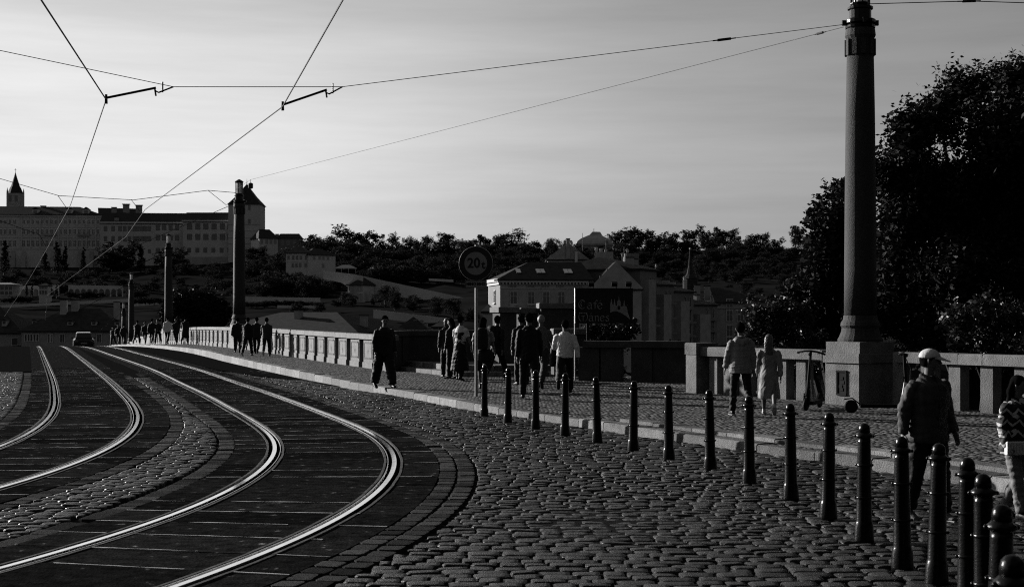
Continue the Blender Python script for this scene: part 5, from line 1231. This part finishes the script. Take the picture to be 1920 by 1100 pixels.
def person(label, px, feet, hpx, face, pose, top='jacket', mt=K_BLACK, mb_=K_BLACK, shoes=K_SHOE, hair='short', mh=None, bottom='trousers', z=None, group=None, vox=.016, tk=1.0, name='person', coat_len=.45, on_walk=True, X=None, Yd=None, legx=1.0, sole=None):
    if Yd is None:
        zg = .13
        for _ in range(3):
            Y = F * (CH - zg) / (feet - YH); zg = (walk_z(Y) + .015) if on_walk else 0.0
    else: Y = Yd; zg = (walk_z(Y) + .01) if on_walk else road_z(Y)
    if z is not None: zg = z
    Hm = hpx * Y / F; sc = Hm / 1.765
    T = empty(name, ((px - 960) * Y / F, Y, zg), math.radians(face), label, 'person', group); T.scale = (sc, sc, sc)
    P = pose; up = P.up
    # --- body, one continuous surface
    b = MB(); X1 = (1, 0, 0)
    b.tube([up(0, 0, .86), up(0, 0, .95), up(0, 0, 1.1), up(0, .01, 1.28), up(0, 0, 1.4), up(0, 0, 1.455)], [(.15, .10), (.165, .115), (.14, .1), (.165, .115), (.15, .09), (.07, .06)], 14, side=X1)
    b.tube([up(0, -.005, 1.42), up(0, .0, 1.5), up(0, .012, 1.58)], [.058, .052, .055], 10)
    yaw, pit = P.headrot; HR = Matrix.Rotation(yaw, 3, 'Z') @ Matrix.Rotation(pit, 3, 'X'); hc = P.headc
    def hp(x, y, zz): return hc + HR @ Vector((x, y, zz))
    hv = MB(); hv.ball((0, 0, 0), (.076, .097, .118), 16, 12)
    V = []
    for q in hv.v:
        x, y, zz = q
        if zz < -.01: k = (-.01 - zz) / .11; x *= 1 - .32 * k; y = y * (1 - .18 * k) + .018 * k      # jaw
        if y > .05 and -.02 < zz < .03 and .015 < abs(x) < .05: y -= .008                             # eye sockets
        V.append(hp(x, y, zz))
    b.add(V, hv.f)
    b.tube([hp(0, .088, .02), hp(0, .112, -.022), hp(0, .09, -.034)], [.009, .014, .008], 6)           # nose
    b.tube([hp(-.02, .086, -.058), hp(0, .093, -.06), hp(.02, .086, -.058)], [.005, .009, .005], 6)    # lips
    for sx in (-1, 1): b.tube([hp(sx * .076, -.005, -.03), hp(sx * .084, -.012, 0), hp(sx * .08, -.015, .03)], [(.006, .012), (.008, .018), (.006, .012)], 6, side=X1)
    for (h_, k_, a_, _) in P.legs: b.tube([h_ + Vector((0, 0, .03)), h_.lerp(k_, .35), k_, k_.lerp(a_, .35) + Vector((0, -.012, 0)), a_.lerp(k_, .12), a_ - Vector((0, 0, .03))], [.082, .076, .052, .055, .036, .036], 10)
    for (s_, e_, w_, _) in P.arms: b.tube([s_ + Vector((0, 0, .0)), s_.lerp(e_, .3), e_, e_.lerp(w_, .35), w_], [.052, .047, .037, .038, .025], 9)
    body = remesh('body', b, vox * .8, M_SKIN, T, 1)
    hd = MB()
    for (sx, (s_, e_, w_, d_)) in zip((-1, 1), P.arms): hand(hd, w_, d_, sx)
    HANDS['h%d' % len(HANDS)] = ([tuple(q) for q in hd.v], hd.f); body['hands'] = 'h%d' % (len(HANDS) - 1)
    ey = MB()
    for sx in (-1, 1): ey.ball(tuple(hp(sx * .031, .083, .008)), .0115, 8, 6)
    ey.build('eyes', M_HAIRD, body, True)
    # --- trousers or skirt
    if bottom:
        t = MB(); r = {'trousers': 1.0, 'slim': .86, 'wide': 1.22, 'shorts': 1.15}.get(bottom, 1.0) * legx
        t.tube([up(0, 0, .84), up(0, 0, .9), up(0, 0, .98), up(0, 0, 1.06)], [(.16, .115), (.18, .13), (.172, .122), (.155, .11)], 14, side=X1)
        for (h_, k_, a_, _) in P.legs:
            if bottom == 'shorts': t.tube([h_ + Vector((0, 0, .02)), h_.lerp(k_, .5), k_ + (k_ - h_) * .02], [.098, .093, .088], 12)
            else: t.tube([h_ + Vector((0, 0, .03)), h_.lerp(k_, .4), k_, k_.lerp(a_, .4), a_ + (k_ - a_) * .02], [.103 * (.5 + r / 2), .098 * (.4 + .6 * r), .078 * r, .075 * r, .068 * r], 12)
        remesh('trousers' if bottom != 'shorts' else 'shorts', t, vox, mb_, T)
    # --- upper garment
    g = MB(); w = tk
    if top in ('jacket', 'shirt', 'tee', 'vest'):
        hem = .80 if top == 'jacket' else .88
        fl = 1.12 if top == 'jacket' else 1.0
        g.tube([up(0, 0, hem), up(0, 0, hem + .06), up(0, 0, 1.06), up(0, .012, 1.26), up(0, .005, 1.37), up(0, -.005, 1.44), up(0, 0, 1.485)], [(.17 * w * fl, .13 * w * fl), (.175 * w * fl, .132 * w * fl), (.168 * w, .128 * w), (.186 * w, .138 * w), (.172 * w, .116 * w), (.135, .088), (.078, .07)], 16, side=X1)
    else:                                     # coat or dress
        b0 = up(0, 0, 0)
        g.tube([up(.0, .0, coat_len), up(0, 0, .62), up(0, 0, .86), up(0, 0, 1.06), up(0, .01, 1.26), up(0, .005, 1.37), up(0, -.005, 1.44), up(0, 0, 1.485)], [(.23 * w, .2 * w), (.215 * w, .185 * w), (.19 * w, .15 * w), (.148 * w, .11 * w), (.175 * w, .125 * w), (.175 * w, .11 * w), (.115, .082), (.066, .062)], 18, side=X1)
    for (s_, e_, w_, d_) in P.arms:
        sl = {'tee': .55, 'vest': .2}.get(top)
        pts = [s_ + Vector((-.03 if s_.x > 0 else .03, 0, .0)), s_ + (e_ - s_) * .12, s_.lerp(e_, .5)]; rd = [.056 * w, .064 * w, .062 * w]
        if sl is None: pts += [e_, e_.lerp(w_, .5), w_ - d_ * .005]; rd += [.056 * w, .052 * w, .043 * w]
        elif top == 'tee': pts += [s_.lerp(e_, .75)]; rd += [.068]
        else: pts = pts[:2]; rd = rd[:2]
        g.tube(pts, rd, 10)
    go = remesh({'jacket': 'jacket', 'shirt': 'shirt', 'tee': 'tee_shirt', 'vest': 'vest'}.get(top, 'coat'), g, vox, mt, T)
    if top == 'jacket':                       # collar
        c = MB(); c.tube([up(-.075, .035, 1.455), up(-.085, -.02, 1.475), up(0, -.085, 1.485), up(.085, -.02, 1.475), up(.075, .035, 1.455)], [.018, .026, .03, .026, .018], 8); remesh('collar', c, vox, mt, go)
    # --- shoes
    for (h_, k_, a_, an) in P.legs:
        R_ = rotx(math.radians(max(-50, min(25, an * .9)))) if an < -4 else rotx(0)
        def fp(x, y, zz): return a_ + R_ @ Vector((x, y, zz))
        s_ = MB(); s_.tube([fp(0, -.075, -.045), fp(0, -.05, -.035), fp(0, .02, -.03), fp(0, .1, -.048), fp(0, .17, -.056), fp(0, .195, -.062)], [(.028, .02), (.042, .046), (.044, .05), (.048, .032), (.042, .024), (.02, .014)], 10, side=X1)
        s_.tube([fp(0, -.02, -.03), fp(0, -.022, .035)], [.043, .04], 10)
        so = remesh('shoe', s_, vox * .8, shoes, T, 1)
        if sole: k = MB(); k.tube([fp(0, -.08, -.075), fp(0, .05, -.077), fp(0, .19, -.077)], [(.04, .012), (.048, .012), (.03, .01)], 10, side=X1); k.build('sole', sole, so)
    # --- hair or hat
    mh = mh or M_HAIRD; hr = MB()
    if hair in ('short', 'bob', 'long', 'bun', 'cap'):
        q = MB(); q.ball((0, -.012, .022), (.087, .104, .112), 16, 12); VV = []
        for (x, y, zz) in q.v:
            lim = .045 - .9 * max(0, -y) if y > -.02 else -.075
            if y > .03: zz = max(zz, .055)
            elif y > -.03: zz = max(zz, .0)
            else: zz = max(zz, -.07)
            if hair == 'cap': x, y, zz = x * .97, y * .97, min(zz, .05)
            VV.append(hp(x, y, zz))
        hr.add(VV, q.f)
        if hair == 'long': hr.tube([hp(0, -.05, .06), hp(0, -.085, -.05), hp(0, -.10, -.17), hp(.01, -.105, -.30), hp(.01, -.10, -.40)], [(.085, .05), (.092, .052), (.095, .04), (.085, .032), (.04, .015)], 14, side=HR @ Vector((1, 0, 0)))
        if hair == 'bob': hr.tube([hp(0, -.03, .05), hp(0, -.045, -.06), hp(0, -.045, -.13)], [(.09, .07), (.096, .07), (.08, .05)], 14, side=HR @ Vector((1, 0, 0)))
        if hair == 'bun': hr.ball(tuple(hp(0, -.10, .07)), (.045, .045, .045), 10, 8)
        ho = remesh('hair', hr, vox * .8, mh if hair != 'cap' else M_HAIRD, body, 2)
    if hair == 'cap' or hair == 'beanie':
        q = MB(); q.ball((0, -.01, .034), (.094, .113, .09), 18, 12)
        q2 = MB(); VV = [hp(x, y, max(zz, .022 + (.012 if y > 0 else 0))) for (x, y, zz) in q.v]; q2.add(VV, q.f)
        ho = remesh('cap', q2, vox * .7, mh, body, 1)
        if hair == 'cap':
            v = []; n = 12
            for i in range(n + 1):
                a = math.pi * i / n; x = math.cos(a); y = math.sin(a)
                for rr, dz in ((1.0, .036), (1.0, .046)): v.append(hp(x * .082, .05 + y * .055, dz - .0 * y))
                for rr, dz in ((1.0, .022), (1.0, .03)): v.append(hp(x * .07, .05 + y * .155, dz - .022 * y))
            f = []
            for i in range(n): o_ = i * 4; f += [(o_, o_ + 2, o_ + 6, o_ + 4), (o_ + 1, o_ + 5, o_ + 7, o_ + 3), (o_ + 2, o_ + 3, o_ + 7, o_ + 6)]
            mesh_obj('brim', v, f, mh, ho)
    T['sc'] = sc
    return T, P, (lambda v: Vector(T.location) + Matrix.Rotation(T.rotation_euler.z, 3, 'Z') @ (Vector(v) * sc)), sc
def bag(name, label, who, pts, m, cat='bag', vox=.014, strap=None, group=None):
    T, P, wl, sc = who
    E = empty(name, wl(pts[0]), T.rotation_euler.z, label, cat, group); E.scale = T.scale; o = Vector(pts[0]); mb = MB()
    c, (w, d, h) = Vector(pts[1]) - o, pts[2]
    mb.tube([c + Vector((0, 0, -h / 2)), c + Vector((0, 0, -h * .42)), c, c + Vector((0, 0, h * .4)), c + Vector((0, 0, h / 2))], [(w * .36, d * .3), (w * .5, d * .5), (w * .5, d * .5), (w * .44, d * .42), (w * .22, d * .2)], 14, side=(1, 0, 0))
    remesh('pouch', mb, vox, m, E)
    for s_ in (strap or []): MB().tube([Vector(q) - o for q in s_], [(.016, .006)] * len(s_), 6).build('strap', m, E)
    return E
W_A = dict(legL=(26, 6), legR=(-22, 26), armL=(-20, 7, 18), armR=(20, 9, 26), lean=4)
W_B = dict(legL=(-20, 26), legR=(25, 6), armL=(20, 9, 24), armR=(-20, 7, 16), lean=4)
rj = random.Random(5)
def vary(d):
    q = dict(d)
    for k_ in ('legL', 'legR', 'armL', 'armR'): q[k_] = tuple(a_ + rj.uniform(-6, 6) for a_ in q[k_])
    q['legL'] = (q['legL'][0], max(2, q['legL'][1])); q['legR'] = (q['legR'][0], max(2, q['legR'][1])); q['head'] = (rj.uniform(-30, 30), rj.uniform(-8, 4)); return q
STAND = dict(legL=(3, 3), legR=(-3, 4), armL=(2, 7, 12), armR=(4, 7, 14))

# man in the dark coat on the kerb, walking towards the camera
p1 = person('man in a long dark coat walking on the pavement edge with hands in pockets', 720, 726, 137, 208, Pose(legL=(20, 4), legR=(-18, 10), armL=(-12, 15, 34), armR=(-8, 14, 30), head=(-14, -10), lean=4), 'jacket', K_BLACK, K_BLACK, hair='short', tk=1.22, vox=.018, legx=1.25, bottom='wide')
# women by the bay wall
p = person('woman in a white T-shirt and long dark dress standing by the bay wall', 863, 713, 120, -35, Pose(legL=(6, 4), legR=(-6, 6), armL=(4, 10, 12), armR=(14, 10, 8), head=(-10, 0)), 'tee', K_WHITE, K_BLACK, hair='bun', vox=.018)
g = MB(); T = p[0]; g.tube([p[1].up(0, 0, .25), p[1].up(0, 0, .6), p[1].up(0, 0, .9), p[1].up(0, 0, 1.1), p[1].up(0, .01, 1.3)], [(.27, .25), (.23, .2), (.19, .15), (.16, .12), (.19, .145)], 16, side=(1, 0, 0)); remesh('pinafore_dress', g, .018, K_BLACK, T)
person('person in dark clothes half hidden by the woman in the white T-shirt', 847, 711, 113, 60, Pose(**STAND), 'jacket', K_CHAR, K_BLACK, hair='long', mh=M_HAIRD, vox=.02, Yd=38.5)
person('person with fair hair behind the woman in the white T-shirt', 838, 708, 111, 20, Pose(**STAND), 'jacket', K_DGREY, K_BLACK, hair='bob', mh=M_HAIRL, vox=.02, Yd=39.0)
# backpackers behind the sign pole
pw_ = person('backpacker in a grey top and shorts walking behind the sign pole', 906, 731, 140, -8, Pose(legL=(24, 6), legR=(-26, 30), armL=(-10, 8, 40), armR=(10, 8, 40), head=(-20, 0)), 'tee', K_LIGHT, K_BLACK, hair='bob', bottom='shorts', vox=.018)
bag('backpack', 'dark backpack of the walker right behind the sign pole', pw_, [(0, -.15, 1.05), (0, -.22, 1.22), (.3, .2, .5)], K_BAG, 'backpack', strap=[[(-.1, -.12, 1.42), (-.11, .02, 1.47), (-.11, .14, 1.35), (-.12, .05, 1.1)], [(.1, -.12, 1.42), (.11, .02, 1.47), (.11, .14, 1.35), (.12, .05, 1.1)]], group='backpacks')
bag('shoulder_bag', 'large dark holdall at the hip of the walker behind the sign pole', pw_, [(.05, -.1, .75), (.04, -.08, .82), (.42, .3, .3)], K_BAG, 'bag')
pw2 = person('dark-clad walker with a backpack right of the sign pole', 931, 716, 128, -30, Pose(**W_B), 'jacket', K_CHAR, K_BLACK, hair='short', vox=.018)
bag('backpack', 'dark backpack of the walker between sign pole and gateway', pw2, [(0, -.15, 1.05), (0, -.23, 1.2), (.31, .2, .52)], K_BAG, 'backpack', group='backpacks')
# man in black seen from behind and companions
person('man in a black suit walking away, largest dark figure by the bollards', 992, 748, 164, 4, Pose(legL=(18, 6), legR=(-18, 16), armL=(-6, 9, 12), armR=(8, 9, 10), head=(15, 0)), 'jacket', K_BLACK, K_BLACK, hair='short', tk=1.06, vox=.016)
person('white-haired man in a grey T-shirt beside the man in the black suit', 1014, 728, 142, -12, Pose(**W_A), 'tee', K_GREY, K_DGREY, hair='short', mh=M_HAIRG, vox=.018)
person('dark-haired person mostly hidden by the man in the black suit', 978, 722, 131, 25, Pose(**STAND), 'jacket', K_CHAR, K_BLACK, hair='short', vox=.02)
pm = person('man in a white shirt and black trousers striding away, a jacket over his arm', 1059, 738, 142, -6, Pose(legL=(-34, 26), legR=(24, 6), armL=(6, 14, 34), armR=(-12, 20, 26), head=(22, 0)), 'shirt', K_SHIRT, K_BLACK, hair='short', tk=1.16, vox=.016)
bag('carried_jacket', 'black jacket hanging over the arm of the man in the white shirt', pm, [(-.3, .12, .75), (-.27, .1, .86), (.18, .2, .46)], K_BLACK, 'jacket')
# the couple
pc = person('man in a light hooded jacket and black trousers beside the woman in the trench coat', 1389, 779, 176, 8, Pose(legL=(14, 4), legR=(-14, 14), armL=(6, 12, 22), armR=(-8, 10, 18), head=(-12, 2)), 'jacket', K_LIGHT, K_BLACK, K_SHOE, hair='short', bottom='slim', tk=1.14, vox=.014, sole=K_SOLE)
hdm = MB(); hdm.tube([pc[1].up(-.12, -.02, 1.44), pc[1].up(-.1, -.09, 1.42), pc[1].up(0, -.13, 1.38), pc[1].up(.1, -.09, 1.42), pc[1].up(.12, -.02, 1.44)], [.035, .055, .065, .055, .035], 10); remesh('hood', hdm, .014, K_LIGHT, pc[0])
person('woman in a long belted trench coat with long fair hair', 1442, 778, 156, -10, Pose(legL=(24, 4), legR=(-24, 26), armL=(12, 10, 30), armR=(-10, 10, 16), head=(-8, 0)), 'coat', K_TRENCH, None, K_SHOEW, hair='long', mh=M_HAIRL, bottom=None, coat_len=.40, vox=.014, sole=K_SOLE)
# man in the cap
CAPP = Pose(legL=(10, 4), legR=(-8, 10), armL=(-4, 12, 30), armR=(-8, 20, 12), head=(46, -4), lean=2)
pcap = person('man in a white baseball cap and open dark jacket behind the bollards', 1740, 973, 320, 202, CAPP, 'jacket', K_JKT, K_BLACK, K_GREY, hair='cap', mh=K_WHITE, tk=1.2, vox=.012, on_walk=False, legx=1.15, sole=K_SOLE)
g = MB(); u_ = CAPP.up; g.tube([u_(0, .05, .84), u_(0, .055, 1.0), u_(.0, .065, 1.2), u_(0, .06, 1.38), u_(0, .03, 1.47)], [(.035, .115), (.03, .112), (.035, .118), (.04, .098), (.04, .05)], 12, side=(1, 0, 0)); remesh('dark_shirt', g, .012, K_BLACK, pcap[0])
# woman in the patterned sweater, cut by the frame
M_KNIT = cloth('patterned_knit', .05)
def knit(m):
    n, l = m.node_tree.nodes, m.node_tree.links; b = n['Principled BSDF']; t = n.new('ShaderNodeTexCoord'); s = n.new('ShaderNodeSeparateXYZ'); l.new(t.outputs['Object'], s.inputs[0])
    def mth(op, a, b_=None):
        q = n.new('ShaderNodeMath'); q.operation = op
        for i, w in ((0, a), (1, b_)):
            if w is None: continue
            if isinstance(w, (int, float)): q.inputs[i].default_value = w
            else: l.new(w, q.inputs[i])
        return q.outputs[0]
    zig = mth('PINGPONG', s.outputs[0], .06); zz = mth('ADD', mth('MULTIPLY', s.outputs[2], 1.0), mth('MULTIPLY', zig, 1.1)); fr = mth('FRACT', mth('MULTIPLY', zz, 7.5))
    band = mth('LESS_THAN', fr, .24); d2 = mth('ADD', mth('PINGPONG', s.outputs[0], .075), mth('PINGPONG', s.outputs[2], .09)); dia = mth('LESS_THAN', d2, .035)
    val = mth('ADD', mth('MULTIPLY', mth('MAXIMUM', band, dia), .27), .008); cb = n.new('ShaderNodeCombineColor')
    for i in range(3): l.new(val, cb.inputs[i])
    l.new(cb.outputs[0], b.inputs['Base Color'])
knit(M_KNIT)
pk = person('woman in a patterned zigzag sweater and pale jeans at the right frame edge', 1906, 970, 268, -152, Pose(legL=(-12, 14), legR=(14, 4), armL=(6, 12, 20), armR=(-2, 12, 26), head=(25, 0)), 'jacket', M_KNIT, K_DENIM, K_SHOE, hair='long', mh=M_HAIRD, tk=1.2, vox=.013, on_walk=False, bottom='trousers')
hb = empty('handbag', pk[2]((.16, .16, .80)), pk[0].rotation_euler.z - .35, 'small pale ribbed handbag hanging before the patterned sweater', 'handbag'); hs = pk[3]
q = MB(); q.bbox(-.15, .15, -.035, .035, 0, .16, .012)
for i in range(15): q.box(-.142 + i * .02, -.132 + i * .02, -.041, .041, .012, .146)
q.build('pouch', K_SHIRT, hb); hb.scale = (hs, hs, hs); MB().tube([(-.15, 0, .15), (-.16, .03, .45), (-.1, -.02, .66)], .006, 5).build('strap', K_BAG, hb); MB().box(-.02, .02, -.05, -.0415, .05, .09).build('clasp', M_IRON, hb)
# group of four on the bridge
for i, (x, fy, hh, fc, mt_, lab, ps, hr) in enumerate(((445, 661, 68, 10, K_BLACK, 'leftmost of the four dark walkers on the bridge', W_A, 'short'), (464, 667, 74, -6, K_BLACK, 'second from left of the four walkers on the bridge, with a pale handbag', W_B, 'short'), (481, 664, 73, 4, K_CHAR, 'third from left of the four walkers on the bridge, partly hidden', W_A, 'short'), (500, 668, 75, 6, K_DGREY, 'walker in a grey jacket, rightmost of the four on the bridge', W_B, 'short'))):
    person(lab, x, fy, hh, fc, Pose(**vary(ps)), 'jacket', mt_, K_BLACK, hair=hr, vox=.024, tk=1.12, group='four walkers on the bridge', sole=K_SOLE if i in (1, 3) else None)
# farther walkers near the crest
FAR = [(257, 99, 46, K_BLACK, 'far walker left of the crest group, beside the fourth lamp column'), (272, 96, 44, K_CHAR, 'far slim walker second in the crest group'), (285, 95, 50, K_BLACK, 'far dark walker left of the one in white'), (296, 97, 48, K_CHAR, 'far dark walker touching the one in white'), (314, 92, 53, K_WHITE, 'far walker in a bright white shirt in the crest group'), (330, 94, 49, K_BLACK, 'far dark walker just right of the one in white'), (347, 88, 54, K_BLACK, 'far dark-coated walker at the right end of the crest group'), (222, 118, 42, K_BLACK, 'tiny walker beyond the crest next to the car'), (232, 116, 41, K_CHAR, 'tiny walker beyond the crest by the fourth lamp column'), (212, 121, 38, K_DGREY, 'tiny stooping walker beyond the crest')]
for i, (x, Y, hh, mt_, lab) in enumerate(FAR):
    person(lab, x, 0, hh, 180 if i % 2 else 0, Pose(**vary(W_A if i % 3 else W_B)), 'jacket' if i != 6 else 'coat', mt_, K_BLACK, hair='short', vox=.035, tk=1.1, group='distant walkers', Yd=Y)

# ---------------------------------------------------------------- electric scooters
M_SCW = mat('scooter_panel', .4, .45, var=.1)
def scooter(loc, rz, tilt, label):
    T = empty('electric_scooter', loc, rz, label, 'scooter', 'electric scooters'); T.rotation_euler = (0, tilt, rz)
    for y in (.0, 1.02):
        w = MB(); M = Matrix.Translation((0, y, .12)) @ Matrix.Rotation(math.pi / 2, 4, 'Y'); w.lathe([(.06, -.03), (.105, -.032), (.12, -.015), (.12, .015), (.105, .032), (.06, .03)], 20, M=M); wo = w.build('wheel', M_IRON2, T)
        MB().lathe([(.058, -.028), (.058, .028)], 12, M=M).build('hub', M_GALV, wo)
    MB().bbox(-.09, .09, .12, .86, .10, .17, .015).build('deck', M_IRON2, T)
    fd = MB(); fd.tube([(0, .86, .16), (0, 1.0, .27), (0, 1.14, .25)], [(.05, .012)] * 3, 8, side=(1, 0, 0)); fd.build('rear_fender', M_IRON2, T)
    st_ = MB(); st_.tube([(0, .13, .18), (0, .06, .42), (0, .10, 1.08)], [.045, .032, .026], 10); st_.build('stem', M_IRON2, T)
    fk = MB(); fk.box(-.055, -.04, -.02, .03, .1, .32); fk.box(.04, .055, -.02, .03, .1, .32); fk.tube([(0, .0, .27), (0, .05, .45)], [.05, .03], 8); fk.build('fork', M_IRON2, T)
    pn = MB(); pn.add([(-.075, .11, .18), (.075, .11, .18), (.035, .055, .56), (-.035, .055, .56), (-.075, .16, .18), (.075, .16, .18), (.035, .1, .56), (-.035, .1, .56)], [(0, 1, 2, 3), (1, 5, 6, 2), (4, 7, 6, 5), (0, 3, 7, 4), (3, 2, 6, 7)]); pn.build('stem_panel', M_SCW, T)
    hb_ = MB(); hb_.tube([(-.26, .16, 1.05), (-.12, .12, 1.09), (0, .1, 1.1), (.12, .12, 1.09), (.26, .16, 1.05)], [.02, .017, .02, .017, .02], 8); hb_.build('handlebar', M_IRON, T)
    lv = MB(); lv.tube([(-.2, .12, 1.07), (-.14, .04, 1.06)], .008, 5); lv.tube([(.2, .12, 1.07), (.14, .04, 1.06)], .008, 5); lv.ball((0, .06, 1.04), .035, 8, 6); lv.build('brake_lever', M_IRON, T)
    MB().tube([(.02, .07, 1.0), (.05, -.02, .8), (.03, .0, .45)], .008, 5).build('cable', M_IRON, T)
    return T
x_, y_ = gp(1511, 770, .13); scooter((x_, y_, .135), math.radians(-26), .06, 'electric scooter with a pale stem panel leaning left of the lamp pedestal')
x_, y_ = gp(1706, 776, .13); scooter((x_, y_, .135), math.radians(80), .03, 'electric scooter parked right of the lamp pedestal, behind the man in the cap')

# ---------------------------------------------------------------- car on the bridge
cx_, cY = (156.5 - 960) * 125 / F, 125.0
car = empty('car', (cx_, cY, road_z(cY)), math.radians(18), 'dark hatchback driving at the crest of the bridge, its edges lit', 'car')
def loft(secs, name, m, par, smooth=True):
    v, f = [], []; n = len(secs[0])
    for s_ in secs: v += s_
    for j in range(len(secs) - 1):
        for k in range(n): f.append((j * n + k, j * n + (k + 1) % n, (j + 1) * n + (k + 1) % n, (j + 1) * n + k))
    f.append(tuple(reversed(range(n)))); f.append(tuple(range((len(secs) - 1) * n, len(secs) * n))); return mesh_obj(name, v, f, m, par, smooth)
def sec(y, w, z0, z1, r=.12): return [(-w, y, z0 + r), (-w + r * .5, y, z0), (w - r * .5, y, z0), (w, y, z0 + r), (w, y, z1 - r), (w - r, y, z1), (-w + r, y, z1), (-w, y, z1 - r)]
M_CARP = mat('car_paint', .006, .28, .2, var=.05, coat=.6)
loft([sec(-2.0, .72, .35, .72), sec(-1.9, .84, .24, .86), sec(-1.2, .88, .2, .93), sec(0, .89, .2, .95), sec(1.2, .88, .2, .9), sec(1.9, .83, .26, .78), sec(2.05, .7, .36, .66)], 'body', M_CARP, car, False)
loft([sec(-1.75, .70, .86, 1.0, .05), sec(-1.35, .64, .9, 1.42, .1), sec(-.5, .64, .9, 1.48, .1), sec(.3, .63, .9, 1.44, .1), sec(1.0, .68, .86, .96, .05)], 'cabin', M_CARP, car, False)
mesh_obj('rear_window', [(-.56, -1.66, 1.0), (.56, -1.66, 1.0), (.48, -1.42, 1.34), (-.48, -1.42, 1.34)], [(0, 1, 2, 3)], M_GLASS, car)
mesh_obj('windscreen', [(-.56, .93, 1.0), (.56, .93, 1.0), (.5, .42, 1.38), (-.5, .42, 1.38)], [(3, 2, 1, 0)], M_GLASS, car)
for sx in (-1, 1):
    mesh_obj('side_window', [(sx * .685, -1.2, .99), (sx * .685, .6, .99), (sx * .645, .25, 1.36), (sx * .645, -1.1, 1.36)], [(0, 1, 2, 3)], M_GLASS, car)
    MB().box(sx * .62 - .12, sx * .62 + .12, -2.0, -1.93, .62, .78).build('tail_light', mat('tail_light', .08, .3), car)
    MB().box(sx * .95 - .08, sx * .95 + .08, .5, .6, .9, 1.02).build('wing_mirror', M_CARP, car)
    for y in (-1.25, 1.3):
        M = Matrix.Translation((sx * .78, y, .31)) @ Matrix.Rotation(math.pi / 2, 4, 'Y'); wo = MB().lathe([(.2, -.1), (.3, -.1), (.31, -.06), (.31, .06), (.3, .1), (.2, .1)], 20, M=M).build('wheel', M_IRON2, car)
        MB().lathe([(.19, -.09), (.19, .09)], 12, M=M).build('rim', M_GALV, wo)
MB().box(-.26, .26, -2.02, -1.96, .46, .57).build('number_plate', M_SIGNW, car)

# ---------------------------------------------------------------- bird
b_ = empty('bird', at(1536, 389, 60), .4, 'tiny dark bird flying left of the lamp column', 'bird')
q = MB(); q.tube([(-.14, 0, 0), (-.06, 0, .01), (.06, 0, .01), (.13, 0, .02)], [.008, .035, .035, .01], 8); q.add([(0, 0, .02), (.05, .2, .1), (-.04, .34, .05), (-.06, 0, .02), (0, 0, .035), (-.06, 0, .035)], [(0, 1, 2, 3), (4, 5, 2, 1)]); q.add([(0, 0, .02), (.05, -.2, .1), (-.04, -.34, .05), (-.06, 0, .02), (0, 0, .035), (-.06, 0, .035)], [(3, 2, 1, 0), (1, 2, 5, 4)]); q.build('body', M_IRON2, b_)

finish_remesh()
